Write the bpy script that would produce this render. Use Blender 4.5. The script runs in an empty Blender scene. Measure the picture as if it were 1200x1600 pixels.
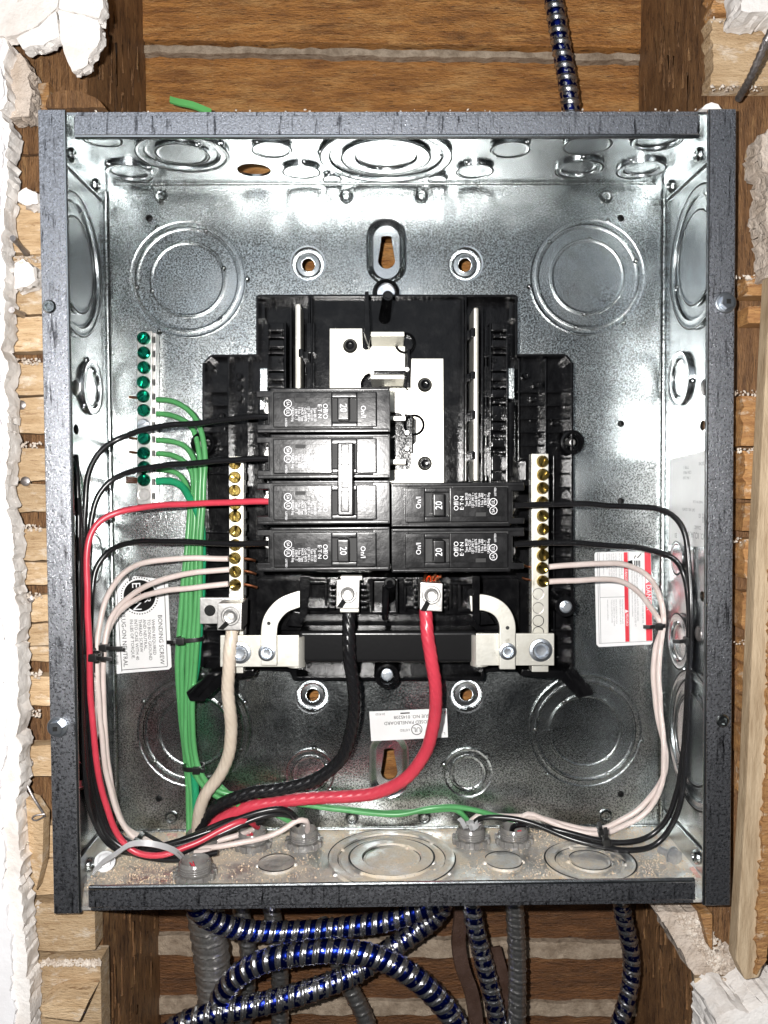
import bpy, bmesh, math, random
from mathutils import Vector, Matrix, noise
random.seed(7)
S = bpy.context.scene
COL = S.collection
PI = math.pi

# ------------------------------------------------------------------ camera
FPX = 1271.07
CAM = Vector((-0.0091, -0.4292, 0.0161))
PITCH, YAW, ROLL = -0.03272, 0.01223, -0.00652
W, H, D = 0.363, 0.423, 0.0988          # electrical box: width, height, depth
cp, sp, cy, sy = math.cos(PITCH), math.sin(PITCH), math.cos(YAW), math.sin(YAW)
FW = Vector((sy*cp, cy*cp, sp)); R0 = Vector((cy, -sy, 0)); U0 = R0.cross(FW)
RT = R0*math.cos(ROLL) + U0*math.sin(ROLL); UP = -R0*math.sin(ROLL) + U0*math.cos(ROLL)
cam = bpy.data.cameras.new('camera'); camo = bpy.data.objects.new('camera', cam); COL.objects.link(camo)
m = Matrix.Identity(4)
for i in range(3):
    m[i][0], m[i][1], m[i][2], m[i][3] = RT[i], UP[i], -FW[i], CAM[i]
camo.matrix_world = m
cam.sensor_width = 36; cam.lens = FPX/1600*36; cam.clip_start = 0.01; cam.clip_end = 50
S.camera = camo
# ------------------------------------------------------------------ light
w = bpy.data.worlds.new('World'); S.world = w; w.use_nodes = True
w.node_tree.nodes['Background'].inputs[0].default_value = (0.75, 0.85, 1.0, 1)
w.node_tree.nodes['Background'].inputs[1].default_value = 0.012
def lamp(name, kind, loc, power, target=None, color=(1, 1, 1), **kw):
    l = bpy.data.lights.new(name, kind); l.energy = power; l.color = color
    for k, v in kw.items(): setattr(l, k, v)
    o = bpy.data.objects.new(name, l); COL.objects.link(o); o.location = loc
    if target is not None:
        o.rotation_euler = (Vector(target)-Vector(loc)).to_track_quat('-Z', 'Y').to_euler()
    return o
# the phone's flash, a little left of and above the lens
lamp('phone_flash', 'POINT', CAM + Vector((-0.026, 0.0, 0.016)), 15.5, color=(1, .975, .95), shadow_soft_size=0.0035)
# the room's window, up and to the left behind the camera
lamp('room_window', 'AREA', (-0.52, -1.6, 0.80), 5.5, (-0.52, 0, 0.80), color=(.86, .92, 1.0), shape='RECTANGLE', size=1.75, size_y=1.2)
S.view_settings.view_transform = 'Standard'; S.view_settings.look = 'None'
S.view_settings.exposure = 0.0; S.view_settings.gamma = 1
S.cycles.max_bounces = 10; S.cycles.glossy_bounces = 6; S.cycles.sample_clamp_indirect = 40.0
S.cycles.use_denoising = True
S.cycles.blur_glossy = 0.0

# ------------------------------------------------------------------ pixel rays (photograph pixels, 1200 x 1600)
def ray(px, py): return FW + RT*((px-600)/FPX) - UP*((py-800)/FPX)
def P(px, py, y):
    d = ray(px, py); return CAM + d*((y-CAM.y)/d.y)
def PX(px, py, x):
    d = ray(px, py); return CAM + d*((x-CAM.x)/d.x)
def PZ(px, py, z):
    d = ray(px, py); return CAM + d*((z-CAM.z)/d.z)
def sc(y): return FPX/(y-CAM.y)        # pixels per metre at depth y

# ------------------------------------------------------------------ materials
def mat(name, col, rough=.5, metal=0., col2=None, nscale=60, nstretch=(1, 1, 1), namt=.5, ndetail=5, contrast=(.35, .65),
        bump=0., bscale=300, bstretch=None, bdist=.0005, rough2=None, spots=None, coat=0., spec=.5, rand=0., trans=0., alpha=1.,
        dust=None):
    mt = bpy.data.materials.new(name); mt.use_nodes = True
    nt = mt.node_tree; N = nt.nodes; L = nt.links; b = N['Principled BSDF']
    b.inputs['Roughness'].default_value = rough; b.inputs['Metallic'].default_value = metal
    b.inputs['Specular IOR Level'].default_value = spec
    b.inputs['Coat Weight'].default_value = coat; b.inputs['Coat Roughness'].default_value = .12
    b.inputs['Transmission Weight'].default_value = trans; b.inputs['Alpha'].default_value = alpha
    tc = N.new('ShaderNodeTexCoord'); oi = N.new('ShaderNodeObjectInfo')
    off = N.new('ShaderNodeVectorMath'); off.operation = 'SCALE'; off.inputs['Scale'].default_value = 7.3
    cb = N.new('ShaderNodeCombineXYZ')
    for i in range(3): L.new(oi.outputs['Random'], cb.inputs[i])
    L.new(cb.outputs[0], off.inputs[0])
    add = N.new('ShaderNodeVectorMath'); L.new(tc.outputs['Object'], add.inputs[0]); L.new(off.outputs[0], add.inputs[1])
    def nz(scale, stretch, detail=5, rgh=.6):
        mp = N.new('ShaderNodeMapping'); mp.inputs['Scale'].default_value = stretch; L.new(add.outputs[0], mp.inputs[0])
        n = N.new('ShaderNodeTexNoise'); n.inputs['Scale'].default_value = scale
        n.inputs['Detail'].default_value = detail; n.inputs['Roughness'].default_value = rgh
        L.new(mp.outputs[0], n.inputs['Vector']); return n
    def ramp(src, a, c):
        r = N.new('ShaderNodeMapRange'); r.inputs['From Min'].default_value = a; r.inputs['From Max'].default_value = c
        L.new(src, r.inputs['Value']); return r.outputs[0]
    def mix(fac, a, c):
        x = N.new('ShaderNodeMix'); x.data_type = 'RGBA'
        L.new(fac, x.inputs['Factor'])
        for s, v in ((6, a), (7, c)):
            if isinstance(v, tuple): x.inputs[s].default_value = (*v, 1)
            else: L.new(v, x.inputs[s])
        return x.outputs[2]
    cur = col
    if col2 is not None:
        n = nz(nscale, nstretch, ndetail); cur = mix(ramp(n.outputs[0], *contrast), col, col2)
        if rough2 is not None and not dust:
            r = N.new('ShaderNodeMapRange'); r.inputs['From Min'].default_value = contrast[0]; r.inputs['From Max'].default_value = contrast[1]
            r.inputs['To Min'].default_value = rough; r.inputs['To Max'].default_value = rough2
            L.new(n.outputs[0], r.inputs['Value']); L.new(r.outputs[0], b.inputs['Roughness'])
    if spots:
        for sp_ in spots:
            scol, sscale, a, c, stretch = sp_[:5]
            n = nz(sscale, stretch, 6, .7); f = ramp(n.outputs[0], a, c)
            if len(sp_) > 5:               # grain that comes in patches
                n2 = nz(sp_[5], (1, 1, 1), 3, .6); k = N.new('ShaderNodeMath'); k.operation = 'MULTIPLY'
                L.new(f, k.inputs[0]); L.new(ramp(n2.outputs[0], .30, .47), k.inputs[1]); f = k.outputs[0]
            cur = mix(f, cur, scol)
    if dust:
        n = nz(dust[1], (1, 1, 1), 7, .75); f = ramp(n.outputs[0], dust[2], dust[3]); cur = mix(f, cur, dust[0])
        n2 = nz(900, (1, 1, 1), 4, .7); cur = mix(ramp(n2.outputs[0], .56, .72), cur, tuple(v*.62 for v in dust[0]))
        for key, lo_, hi_ in (('Metallic', metal, 0.), ('Roughness', rough, .9)):
            r = N.new('ShaderNodeMapRange'); r.inputs['To Min'].default_value = lo_; r.inputs['To Max'].default_value = hi_
            L.new(f, r.inputs['Value']); L.new(r.outputs[0], b.inputs[key])
    if rand:
        h = N.new('ShaderNodeHueSaturation')
        r = N.new('ShaderNodeMapRange'); r.inputs['To Min'].default_value = 1-rand; r.inputs['To Max'].default_value = 1+rand
        L.new(oi.outputs['Random'], r.inputs['Value']); L.new(r.outputs[0], h.inputs['Value'])
        if isinstance(cur, tuple): h.inputs['Color'].default_value = (*cur, 1)
        else: L.new(cur, h.inputs['Color'])
        cur = h.outputs[0]
    if isinstance(cur, tuple): b.inputs['Base Color'].default_value = (*cur, 1)
    else: L.new(cur, b.inputs['Base Color'])
    if bump:
        n = nz(bscale, bstretch or nstretch, 5, .65)
        bp = N.new('ShaderNodeBump'); bp.inputs['Strength'].default_value = bump; bp.inputs['Distance'].default_value = bdist
        L.new(n.outputs[0], bp.inputs['Height']); L.new(bp.outputs[0], b.inputs['Normal'])
    return mt

M = {}
M['zinc'] = mat('galvanised_steel', (.65, .69, .69), .16, 1, (.47, .50, .50), 40, contrast=(.36, .64), rough2=.25,
                bump=.34, bscale=1100, bdist=.0005, spots=[((.11, .12, .115), 950, .45, .58, (1, 1, 1), 11), ((.80, .82, .82), 1100, .58, .70, (1, 1, 1), 14), ((.75, .78, .78), 60, .66, .70, (12, 1, 1), 20)])
M['zinc_wall'] = mat('smooth_galvanised_steel', (.68, .71, .72), .18, 1, (.54, .57, .58), 46, contrast=(.36, .64), rough2=.25,
                bump=.24, bscale=900, bdist=.0004, spots=[((.30, .31, .31), 260, .64, .78, (1, 1, 1))])
M['zinc_dust'] = mat('dusty_galvanised_steel', (.74, .75, .75), .28, 1, (.56, .57, .58), 46, contrast=(.38, .66), rough2=.4, bump=.5, bscale=900, bdist=.0005,
                     dust=((.64, .56, .44), 26, .42, .60))
M['flange'] = mat('weathered_zinc_edge', (.82, .83, .88), .24, 1, (.50, .51, .55), 800, contrast=(.42, .58), rough2=.36, bump=.5, bscale=1100,
                  bdist=.0005, spots=[((.06, .06, .065), 900, .56, .66, (1, 1, 1)), ((.80, .82, .85), 1000, .62, .72, (1, 1, 1)), ((.035, .035, .04), 420, .56, .66, (1, 1, .10), 30), ((.55, .53, .50), 160, .70, .76, (1, 1, .3))])
M['screw'] = mat('bright_zinc_screw', (.66, .69, .72), .32, 1, (.5, .55, .62), 300, bump=.2, bscale=1200, bdist=.0003)
M['boltzinc'] = mat('dull_zinc_bolt', (.60, .61, .62), .42, .75, (.46, .47, .48), 300, bump=.3, bscale=700, bdist=.0003)
M['brass'] = mat('brass_screw', (.52, .38, .11), .17, 1, (.30, .20, .05), 400, bump=.25, bscale=900, bdist=.0003)
M['greenscrew'] = mat('green_plated_screw', (.004, .15, .085), .16, 1, (.015, .34, .20), 300, bump=.2, bscale=900, bdist=.0003)
M['copper'] = mat('bare_copper', (.70, .28, .14), .28, 1, (.45, .16, .08), 300)
M['tin'] = mat('tin_plated_bus', (.70, .69, .63), .38, .65, (.58, .56, .49), 60, contrast=(.4, .7), bump=.2, bscale=500, bdist=.0003,
               spots=[((.42, .40, .34), 110, .60, .70, (1, 1, 1))])
M['alu'] = mat('aluminium_lug', (.54, .53, .51), .36, .85, (.40, .39, .38), 300, bump=.3, bscale=800, bdist=.0003)
M['black'] = mat('black_moulded_plastic', spec=.26, col=(.0035, .0035, .004), rough=.12, col2=(.007, .007, .0075), nscale=120, contrast=(.4, .7), rough2=.20, bump=.22, bscale=350, bdist=.0006,
                 spots=[((.05, .05, .048), 420, .70, .80, (1, 1, 1))])
M['breaker'] = mat('black_breaker_case', spec=.24, col=(.009, .009, .0095), rough=.19, col2=(.015, .015, .016), nscale=140, contrast=(.4, .7), rough2=.27, bump=.13, bscale=300, bdist=.0005,
                   spots=[((.08, .08, .078), 420, .69, .80, (1, 1, 1))])
M['handle'] = mat('black_handle', (.009, .009, .0095), .22, spec=.3, bump=.1, bscale=400)
M['dark'] = mat('dark_plastic_and_gap_shade', (.004, .004, .004), .6)  # dark plastic, also painted as shade in gaps, cuts and grooves
M['blackwire'] = mat('black_insulation', (.010, .010, .011), .26, bump=.15, bscale=500, bdist=.0004)
M['whitewire'] = mat('white_insulation', (.72, .62, .58), .38, 0, (.64, .54, .50), 90, bump=.12, bscale=300)
M['cream'] = mat('cream_insulation', (.66, .57, .47), .36, 0, (.58, .49, .39), 60, bump=.1, bscale=300)
M['redwire'] = mat('red_insulation', (.62, .055, .085), .30, 0, (.52, .045, .07), 60, bump=.1, bscale=300)
M['greenwire'] = mat('green_insulation', (.095, .34, .12), .33, 0, (.075, .29, .095), 60, bump=.1, bscale=300)
M['deepgreen'] = mat('deep_green_insulation', (.02, .29, .13), .24, bump=.1, bscale=300)
M['paper'] = mat('white_sticker', (.80, .80, .80), .45, 0, (.74, .74, .74), 40, bump=.05, bscale=200)
M['ink'] = mat('black_ink', (.006, .006, .006), .7, spec=.15)
M['greyink'] = mat('grey_ink', (.22, .22, .23), .5)
M['redink'] = mat('red_ink', (.66, .03, .05), .45)
M['whiteink'] = mat('white_ink', (.80, .80, .82), .5)
M['redmark'] = mat('red_marker', (.62, .26, .24), .8, 0, (.64, .50, .42), 700)
M['tie'] = mat('black_nylon', (.010, .010, .010), .34, bump=.1, bscale=500)
M['cleartie'] = mat('clear_nylon', (.62, .62, .63), .3, trans=.35, spec=.5)
M['fitting'] = mat('clear_plastic_bushing', (.44, .43, .41), .15, 0, (.30, .29, .28), 200, trans=.55, bump=.2, bscale=500, spots=[((.62, .52, .40), 160, .55, .72, (1, 1, 1))])
M['bluefoil'] = None
M['plank'] = mat('brown_plank', (.50, .225, .062), .38, 0, (.24, .098, .028), 34, (1, 3, 9), contrast=(.35, .66), ndetail=8, bump=1., bscale=210, bstretch=(1.2, 3, 4), bdist=.0022,
                 rand=.12, spots=[((.58, .31, .11), 22, .50, .68, (1, 2, 4)), ((.16, .075, .028), 17, .56, .70, (1, 2, 4)), ((.58, .48, .38), 300, .67, .73, (1, 1, 2)), ((.09, .04, .014), 110, .56, .63, (1, 3, 16)), ((.05, .025, .012), 240, .64, .70, (1, 2, 4)), ((.62, .40, .18), 420, .63, .70, (1, 2, 3))])
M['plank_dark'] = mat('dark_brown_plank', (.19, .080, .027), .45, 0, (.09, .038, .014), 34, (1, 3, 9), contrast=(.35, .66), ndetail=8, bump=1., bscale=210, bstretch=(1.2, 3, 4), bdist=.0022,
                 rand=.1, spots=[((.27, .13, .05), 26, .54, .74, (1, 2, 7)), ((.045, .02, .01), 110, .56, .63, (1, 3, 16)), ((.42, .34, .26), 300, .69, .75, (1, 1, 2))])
M['stud'] = mat('dark_stud_wood', (.29, .150, .062), .5, 0, (.13, .062, .026), 40, (7, 3, 1), contrast=(.35, .66), ndetail=10, bump=1.0, bscale=260, bstretch=(5, 3, .8), bdist=.0024,
                spots=[((.40, .23, .10), 30, .56, .70, (8, 3, 1)), ((.045, .02, .009), 110, .55, .62, (12, 3, .8)), ((.48, .31, .16), 380, .63, .70, (4, 3, 1)), ((.42, .36, .30), 260, .69, .76, (1, 1, 1))])
M['lath'] = mat('tan_lath_wood', (.60, .44, .27), .75, 0, (.42, .28, .15), 50, (1, 3, 7), contrast=(.35, .66), ndetail=8, bump=.9, bscale=200, bstretch=(1.5, 3, 5), bdist=.0012,
                rand=.22, spots=[((.26, .15, .07), 120, .57, .63, (1, 3, 14)), ((.70, .60, .48), 70, .54, .70, (1, 1, 2))])
M['olath'] = mat('orange_lath_wood', (.50, .27, .10), .65, 0, (.30, .14, .05), 50, (1, 3, 7), contrast=(.35, .66), ndetail=8, bump=1, bscale=220, bstretch=(1.5, 3, 4), bdist=.0014,
                 rand=.18, spots=[((.20, .09, .03), 120, .57, .63, (1, 3, 14)), ((.66, .54, .40), 90, .55, .70, (1, 1, 2))])
M['batten'] = mat('pale_batten_wood', (.50, .39, .26), .7, 0, (.32, .23, .14), 40, (9, 4, 1), contrast=(.35, .66), ndetail=8, bump=.7, bscale=220, bstretch=(5, 3, 1), bdist=.0009)
M['plaster'] = mat('broken_plaster', (.82, .79, .76), .9, 0, (.66, .60, .55), 40, contrast=(.45, .75), bump=.5, bscale=90, bdist=.003,
                   spots=[((.45, .36, .29), 120, .64, .76, (1, 1, 1))])
M['finish'] = mat('white_wall_finish', (.84, .84, .86), .8, 0, (.78, .77, .78), 30, bump=.4, bscale=60, bdist=.002)
M['brownplaster'] = mat('sandy_plaster', (.60, .52, .45), .95, 0, (.44, .36, .29), 80, bump=1, bscale=180, bdist=.003, spots=[((.2, .15, .12), 260, .64, .72, (1, 1, 1))])
M['sawdust'] = mat('sawdust', (.66, .54, .40), .9, 0, (.50, .38, .26), 300, rand=.1)
M['grit'] = mat('plaster_grit', (.68, .62, .55), .95, 0, (.42, .34, .27), 200)
M['mortar'] = mat('pale_mortar', (.40, .32, .24), .95, 0, (.22, .165, .115), 120, bump=1, bscale=220, bdist=.002)
M['nail'] = mat('rusty_nail', (.20, .19, .19), .4, .8, (.36, .33, .32), 250, bump=.5, bscale=500)
M['leather'] = mat('dark_brown_sheath', (.045, .024, .016), .3, 0, (.08, .05, .04), 60, bump=.6, bscale=120, bdist=.002)
M['greentape'] = mat('light_green_jacket', (.14, .48, .14), .4)
M['flex'] = None

def armour(name, band, metal, wear, bandw, mt_=.96, ro_=.27):
    """spiral armour: colour follows the UV phase of the spiral"""
    mt = bpy.data.materials.new(name); mt.use_nodes = True
    nt = mt.node_tree; N = nt.nodes; L = nt.links; b = N['Principled BSDF']
    b.inputs['Metallic'].default_value = mt_; b.inputs['Roughness'].default_value = ro_
    uv = N.new('ShaderNodeUVMap'); uv.uv_map = 'UVMap'
    sx = N.new('ShaderNodeSeparateXYZ'); L.new(uv.outputs[0], sx.inputs[0])
    fr = N.new('ShaderNodeMath'); fr.operation = 'FRACT'; L.new(sx.outputs[0], fr.inputs[0])
    lo = N.new('ShaderNodeMath'); lo.operation = 'GREATER_THAN'; lo.inputs[1].default_value = .5-bandw/2; L.new(fr.outputs[0], lo.inputs[0])
    hi = N.new('ShaderNodeMath'); hi.operation = 'LESS_THAN'; hi.inputs[1].default_value = .5+bandw/2; L.new(fr.outputs[0], hi.inputs[0])
    tc = N.new('ShaderNodeTexCoord')
    n = N.new('ShaderNodeTexNoise'); n.inputs['Scale'].default_value = 380; n.inputs['Detail'].default_value = 4; L.new(tc.outputs['Object'], n.inputs['Vector'])
    we = N.new('ShaderNodeMath'); we.operation = 'LESS_THAN'; we.inputs[1].default_value = wear; L.new(n.outputs[0], we.inputs[0])
    a = N.new('ShaderNodeMath'); a.operation = 'MULTIPLY'; L.new(lo.outputs[0], a.inputs[0]); L.new(hi.outputs[0], a.inputs[1])
    c = N.new('ShaderNodeMath'); c.operation = 'MULTIPLY'; L.new(a.outputs[0], c.inputs[0]); L.new(we.outputs[0], c.inputs[1])
    n2 = N.new('ShaderNodeTexNoise'); n2.inputs['Scale'].default_value = 900; L.new(tc.outputs['Object'], n2.inputs['Vector'])
    mx0 = N.new('ShaderNodeMix'); mx0.data_type = 'RGBA'; L.new(n2.outputs[0], mx0.inputs['Factor'])
    mx0.inputs[6].default_value = (*[v*.45 for v in metal], 1); mx0.inputs[7].default_value = (*metal, 1)
    mx = N.new('ShaderNodeMix'); mx.data_type = 'RGBA'; L.new(c.outputs[0], mx.inputs['Factor'])
    L.new(mx0.outputs[2], mx.inputs[6]); mx.inputs[7].default_value = (*band, 1)
    L.new(mx.outputs[2], b.inputs['Base Color'])
    bp = N.new('ShaderNodeBump'); bp.inputs['Strength'].default_value = .3; bp.inputs['Distance'].default_value = .0004
    L.new(n2.outputs[0], bp.inputs['Height']); L.new(bp.outputs[0], b.inputs['Normal'])
    return mt
M['blue'] = armour('blue_striped_armour', (.006, .018, .21), (.80, .80, .81), .64, .50)
M['blueworn'] = armour('worn_blue_striped_armour', (.006, .014, .15), (.74, .74, .75), .55, .52)
M['steel'] = armour('plain_steel_armour', (.30, .29, .28), (.66, .65, .63), .3, .3, .93, .28)
M['flex'] = armour('grey_flexible_conduit', (.34, .32, .30), (.66, .64, .61), .3, .3, .86, .32)

# ------------------------------------------------------------------ mesh builder
class MB:
    def __init__(s): s.v = []; s.f = []; s.uv = None
    def add(s, vs, fs):
        o = len(s.v); s.v += [Vector(v) for v in vs]; s.f += [tuple(i+o for i in f) for f in fs]; return s
    def prism(s, a, b):                     # two matching loops -> closed solid
        n = len(a); fs = [tuple(range(n)), tuple(range(2*n-1, n-1, -1))]
        fs += [(i, (i+1) % n, n+(i+1) % n, n+i) for i in range(n)]
        return s.add(list(a)+list(b), fs)
    def poly(s, pts, y0, y1, pix=True):     # outline in pixels at depth y0, pushed straight back to y1
        a = [P(p[0], p[1], y0) if pix else Vector((p[0], y0, p[1])) for p in pts]
        return s.prism(a, [Vector((q.x, y1, q.z)) for q in a])
    def rect(s, x0, y0, x1, y1, ya, yb): return s.poly([(x0, y0), (x1, y0), (x1, y1), (x0, y1)], ya, yb)
    def box(s, c, d, rot=None):
        pts = [Vector((x*d[0]/2, y*d[1]/2, z*d[2]/2)) for z in (-1, 1) for x, y in ((-1, -1), (1, -1), (1, 1), (-1, 1))]
        if rot is not None: pts = [rot @ p for p in pts]
        pts = [Vector(c)+p for p in pts]; return s.prism(pts[:4], pts[4:])
    def lathe(s, c, prof, axis=(0, -1, 0), seg=40, ell=None):
        ax = Vector(axis).normalized(); t = Vector((0, 0, 1)) if abs(ax.z) < .9 else Vector((1, 0, 0))
        u = t.cross(ax).normalized(); v = ax.cross(u); c = Vector(c); vs = []; fs = []; rows = []
        for r, h in prof:
            if r < 1e-7: vs.append(c+ax*h); rows.append([len(vs)-1]*seg)
            else:
                rows.append(list(range(len(vs), len(vs)+seg)))
                for k in range(seg):
                    t_ = 2*PI*k/seg; vs.append(c+ax*h+u*(r*math.cos(t_))+v*(r*math.sin(t_)))
        for a, b in zip(rows, rows[1:]):
            for k in range(seg):
                q = [a[k], a[(k+1) % seg], b[(k+1) % seg], b[k]]; q2 = []
                for i in q:
                    if i not in q2: q2.append(i)
                if len(q2) > 2: fs.append(tuple(q2))
        return s.add(vs, fs)
    def cyl(s, px, py, r, y0, y1, seg=28, pix=True):
        c = P(px, py, y0) if pix else Vector((px, y0, py)); hh = y1-y0
        return s.lathe(c, [(0, 0), (r, 0), (r, -hh), (0, -hh)], seg=seg)
    def tube(s, pts, r, seg=14, lobes=0, twist=0., amp=0., caps=True):
        fr = frames(pts); n = len(fr); vs = []; fs = []
        rr = r if callable(r) else (lambda d: r)
        for (p, a, b, d) in fr:
            for k in range(seg):
                t = 2*PI*k/seg; q = rr(d)*(1+amp*abs(math.cos(lobes*.5*(t+twist*d)))-amp*.5 if lobes else 1.)
                vs.append(p+a*(q*math.cos(t))+b*(q*math.sin(t)))
        for i in range(n-1):
            for k in range(seg):
                fs.append((i*seg+k, i*seg+(k+1) % seg, (i+1)*seg+(k+1) % seg, (i+1)*seg+k))
        if caps: fs += [tuple(range(seg-1, -1, -1)), tuple(range((n-1)*seg, n*seg))]
        return s.add(vs, fs)
    def ribbon(s, pts, wdir, wd, th, closed=False):  # flat strap along pts, wide along wdir
        wdir = Vector(wdir).normalized(); n = len(pts); vs = []; fs = []
        for i, p in enumerate(pts):
            a = pts[(i-1) % n] if (closed or i) else pts[0]; b = pts[(i+1) % n] if (closed or i < n-1) else pts[-1]
            t = (b-a).normalized(); nn = t.cross(wdir).normalized()
            for x, y in ((-1, -1), (1, -1), (1, 1), (-1, 1)): vs.append(p+wdir*(x*wd/2)+nn*(y*th/2))
        for i in range(n if closed else n-1):
            j = (i+1) % n
            for k in range(4): fs.append((i*4+k, i*4+(k+1) % 4, j*4+(k+1) % 4, j*4+k))
        if not closed: fs += [(3, 2, 1, 0), tuple((n-1)*4+k for k in range(4))]
        return s.add(vs, fs)
    def text(s, body, size, c, dx, dy, off=(0, 0, 0), align='CENTER', sx=1.):
        cu = bpy.data.curves.new('lettering', 'FONT'); cu.body = body; cu.size = size; cu.align_x = align; cu.align_y = 'CENTER'
        cu.resolution_u = 2
        ob = bpy.data.objects.new('lettering', cu); me = bpy.data.meshes.new_from_object(ob)
        dx = Vector(dx); dy = Vector(dy); c = Vector(c)+Vector(off)
        s.add([c+dx*(v.co.x*sx)+dy*v.co.y for v in me.vertices], [tuple(p.vertices) for p in me.polygons])
        bpy.data.objects.remove(ob); bpy.data.curves.remove(cu); bpy.data.meshes.remove(me); return s
    def ring(s, c, r0, r1, seg=32):          # flat printed ring, facing the camera
        c = Vector(c); vs = []; fs = []
        for k in range(seg):
            t = 2*PI*k/seg
            for r in (r0, r1): vs.append(c+Vector((r*math.cos(t), 0, r*math.sin(t))))
        for k in range(seg):
            j = (k+1) % seg; fs.append((2*k, 2*k+1, 2*j+1, 2*j))
        return s.add(vs, fs)
    def build(s, name, material, parent=None, bevel=0., bseg=2, smooth=35, base=None, flat=False, wn=False):
        if base is None: base = parent_world(parent) if parent else Vector((0, 0, 0))
        me = bpy.data.meshes.new(name); me.from_pydata([v-base for v in s.v], [], s.f)
        bm = bmesh.new(); bm.from_mesh(me)
        if not flat: bmesh.ops.recalc_face_normals(bm, faces=bm.faces)
        if bevel:
            es = [e for e in bm.edges if len(e.link_faces) == 2 and e.calc_face_angle(0) > .6]
            bmesh.ops.bevel(bm, geom=es, offset=bevel, segments=bseg, profile=.6, affect='EDGES', clamp_overlap=True)
        bm.to_mesh(me); bm.free()
        for p in me.polygons: p.use_smooth = True
        me.set_sharp_from_angle(angle=math.radians(smooth))
        if s.uv:
            ul = me.uv_layers.new(name='UVMap')
            for l in me.loops: ul.data[l.index].uv = s.uv[l.vertex_index]
        if material: me.materials.append(M[material])
        o = bpy.data.objects.new(name, me); COL.objects.link(o)
        if bevel or wn:
            md = o.modifiers.new('weighted_normal', 'WEIGHTED_NORMAL'); md.keep_sharp = True; md.weight = 100
        if parent:
            o.parent = parent
        else: o.location = base
        return o
def parent_world(o):
    v = Vector((0, 0, 0))
    while o: v += o.location; o = o.parent
    return v
def frames(pts):
    out = []; n = len(pts); d = 0; a = None
    for i, p in enumerate(pts):
        t = (pts[min(i+1, n-1)]-pts[max(i-1, 0)]).normalized()
        if a is None:
            a = t.cross(Vector((0, 1, 0)));
            if a.length < .1: a = t.cross(Vector((0, 0, 1)))
            a.normalize()
        else: a = (a-t*a.dot(t)).normalized()
        if i: d += (p-pts[i-1]).length
        out.append((p, a, t.cross(a), d))
    return out
def spline(ctrl, step=.004):
    """centripetal-ish catmull-rom through the control points, evenly spaced"""
    c = [ctrl[0]*2-ctrl[1]]+list(ctrl)+[ctrl[-1]*2-ctrl[-2]]; out = []
    for i in range(1, len(c)-2):
        p0, p1, p2, p3 = c[i-1:i+3]; n = max(2, int((p2-p1).length/step))
        t1 = (p2-p0); t2 = (p3-p1); l = (p2-p1).length
        t1 = t1.normalized()*l if t1.length > 1e-9 else t1; t2 = t2.normalized()*l if t2.length > 1e-9 else t2
        for k in range(n):
            t = k/n; t_2 = t*t; t_3 = t_2*t
            out.append(p1*(2*t_3-3*t_2+1)+t1*(t_3-2*t_2+t)+p2*(-2*t_3+3*t_2)+t2*(t_3-t_2))
    out.append(ctrl[-1]); return out
def pth(ctrl, step=.004): return spline([P(*c) for c in ctrl], step)

def tag(o, label, cat, group=None, kind=None):
    if label: o['label'] = label
    if cat: o['category'] = cat
    if group: o['group'] = group
    if kind: o['kind'] = kind
    return o
def thing(name, label, cat, base=(0, 0, 0), group=None):
    o = bpy.data.objects.new(name, None); COL.objects.link(o); o.location = base; o.empty_display_size = .01
    return tag(o, label, cat, group)
def single(name, mb, material, label, cat, base, group=None, **kw):
    return tag(mb.build(name, material, None, base=Vector(base), **kw), label, cat, group)
def copy_to(o, parent, loc):
    c = o.copy(); COL.objects.link(c); c.parent = parent; c.location = loc; return c

# sheet with true holes, made from a filled 2-D curve
def sheet(outer, holes, thick, fn):
    cu = bpy.data.curves.new('sheet', 'CURVE'); cu.dimensions = '2D'; cu.fill_mode = 'BOTH'; cu.extrude = thick/2
    for loop in [outer]+holes:
        sp_ = cu.splines.new('POLY'); sp_.points.add(len(loop)-1); sp_.use_cyclic_u = True
        for q, p in zip(sp_.points, loop): q.co = (p[0]*10, p[1]*10, 0, 1)
    cu.extrude = thick*5
    ob = bpy.data.objects.new('sheet', cu); me = bpy.data.meshes.new_from_object(ob)
    mb = MB(); mb.add([fn(v.co.x/10, v.co.y/10, v.co.z/10) for v in me.vertices], [tuple(p.vertices) for p in me.polygons])
    bpy.data.objects.remove(ob); bpy.data.curves.remove(cu); bpy.data.meshes.remove(me)
    return mb
def circ(cx, cz, r, n=28, ry=None): return [(cx+r*math.cos(2*PI*k/n), cz+(ry or r)*math.sin(2*PI*k/n)) for k in range(n)]
def stad(cx, cz, r, half, n=32):   # upright slot
    return [(cx+r*math.cos(t), cz+(half if math.sin(t) >= 0 else -half)+r*math.sin(t)) for t in [2*PI*(k+.5)/n for k in range(n)]]

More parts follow.
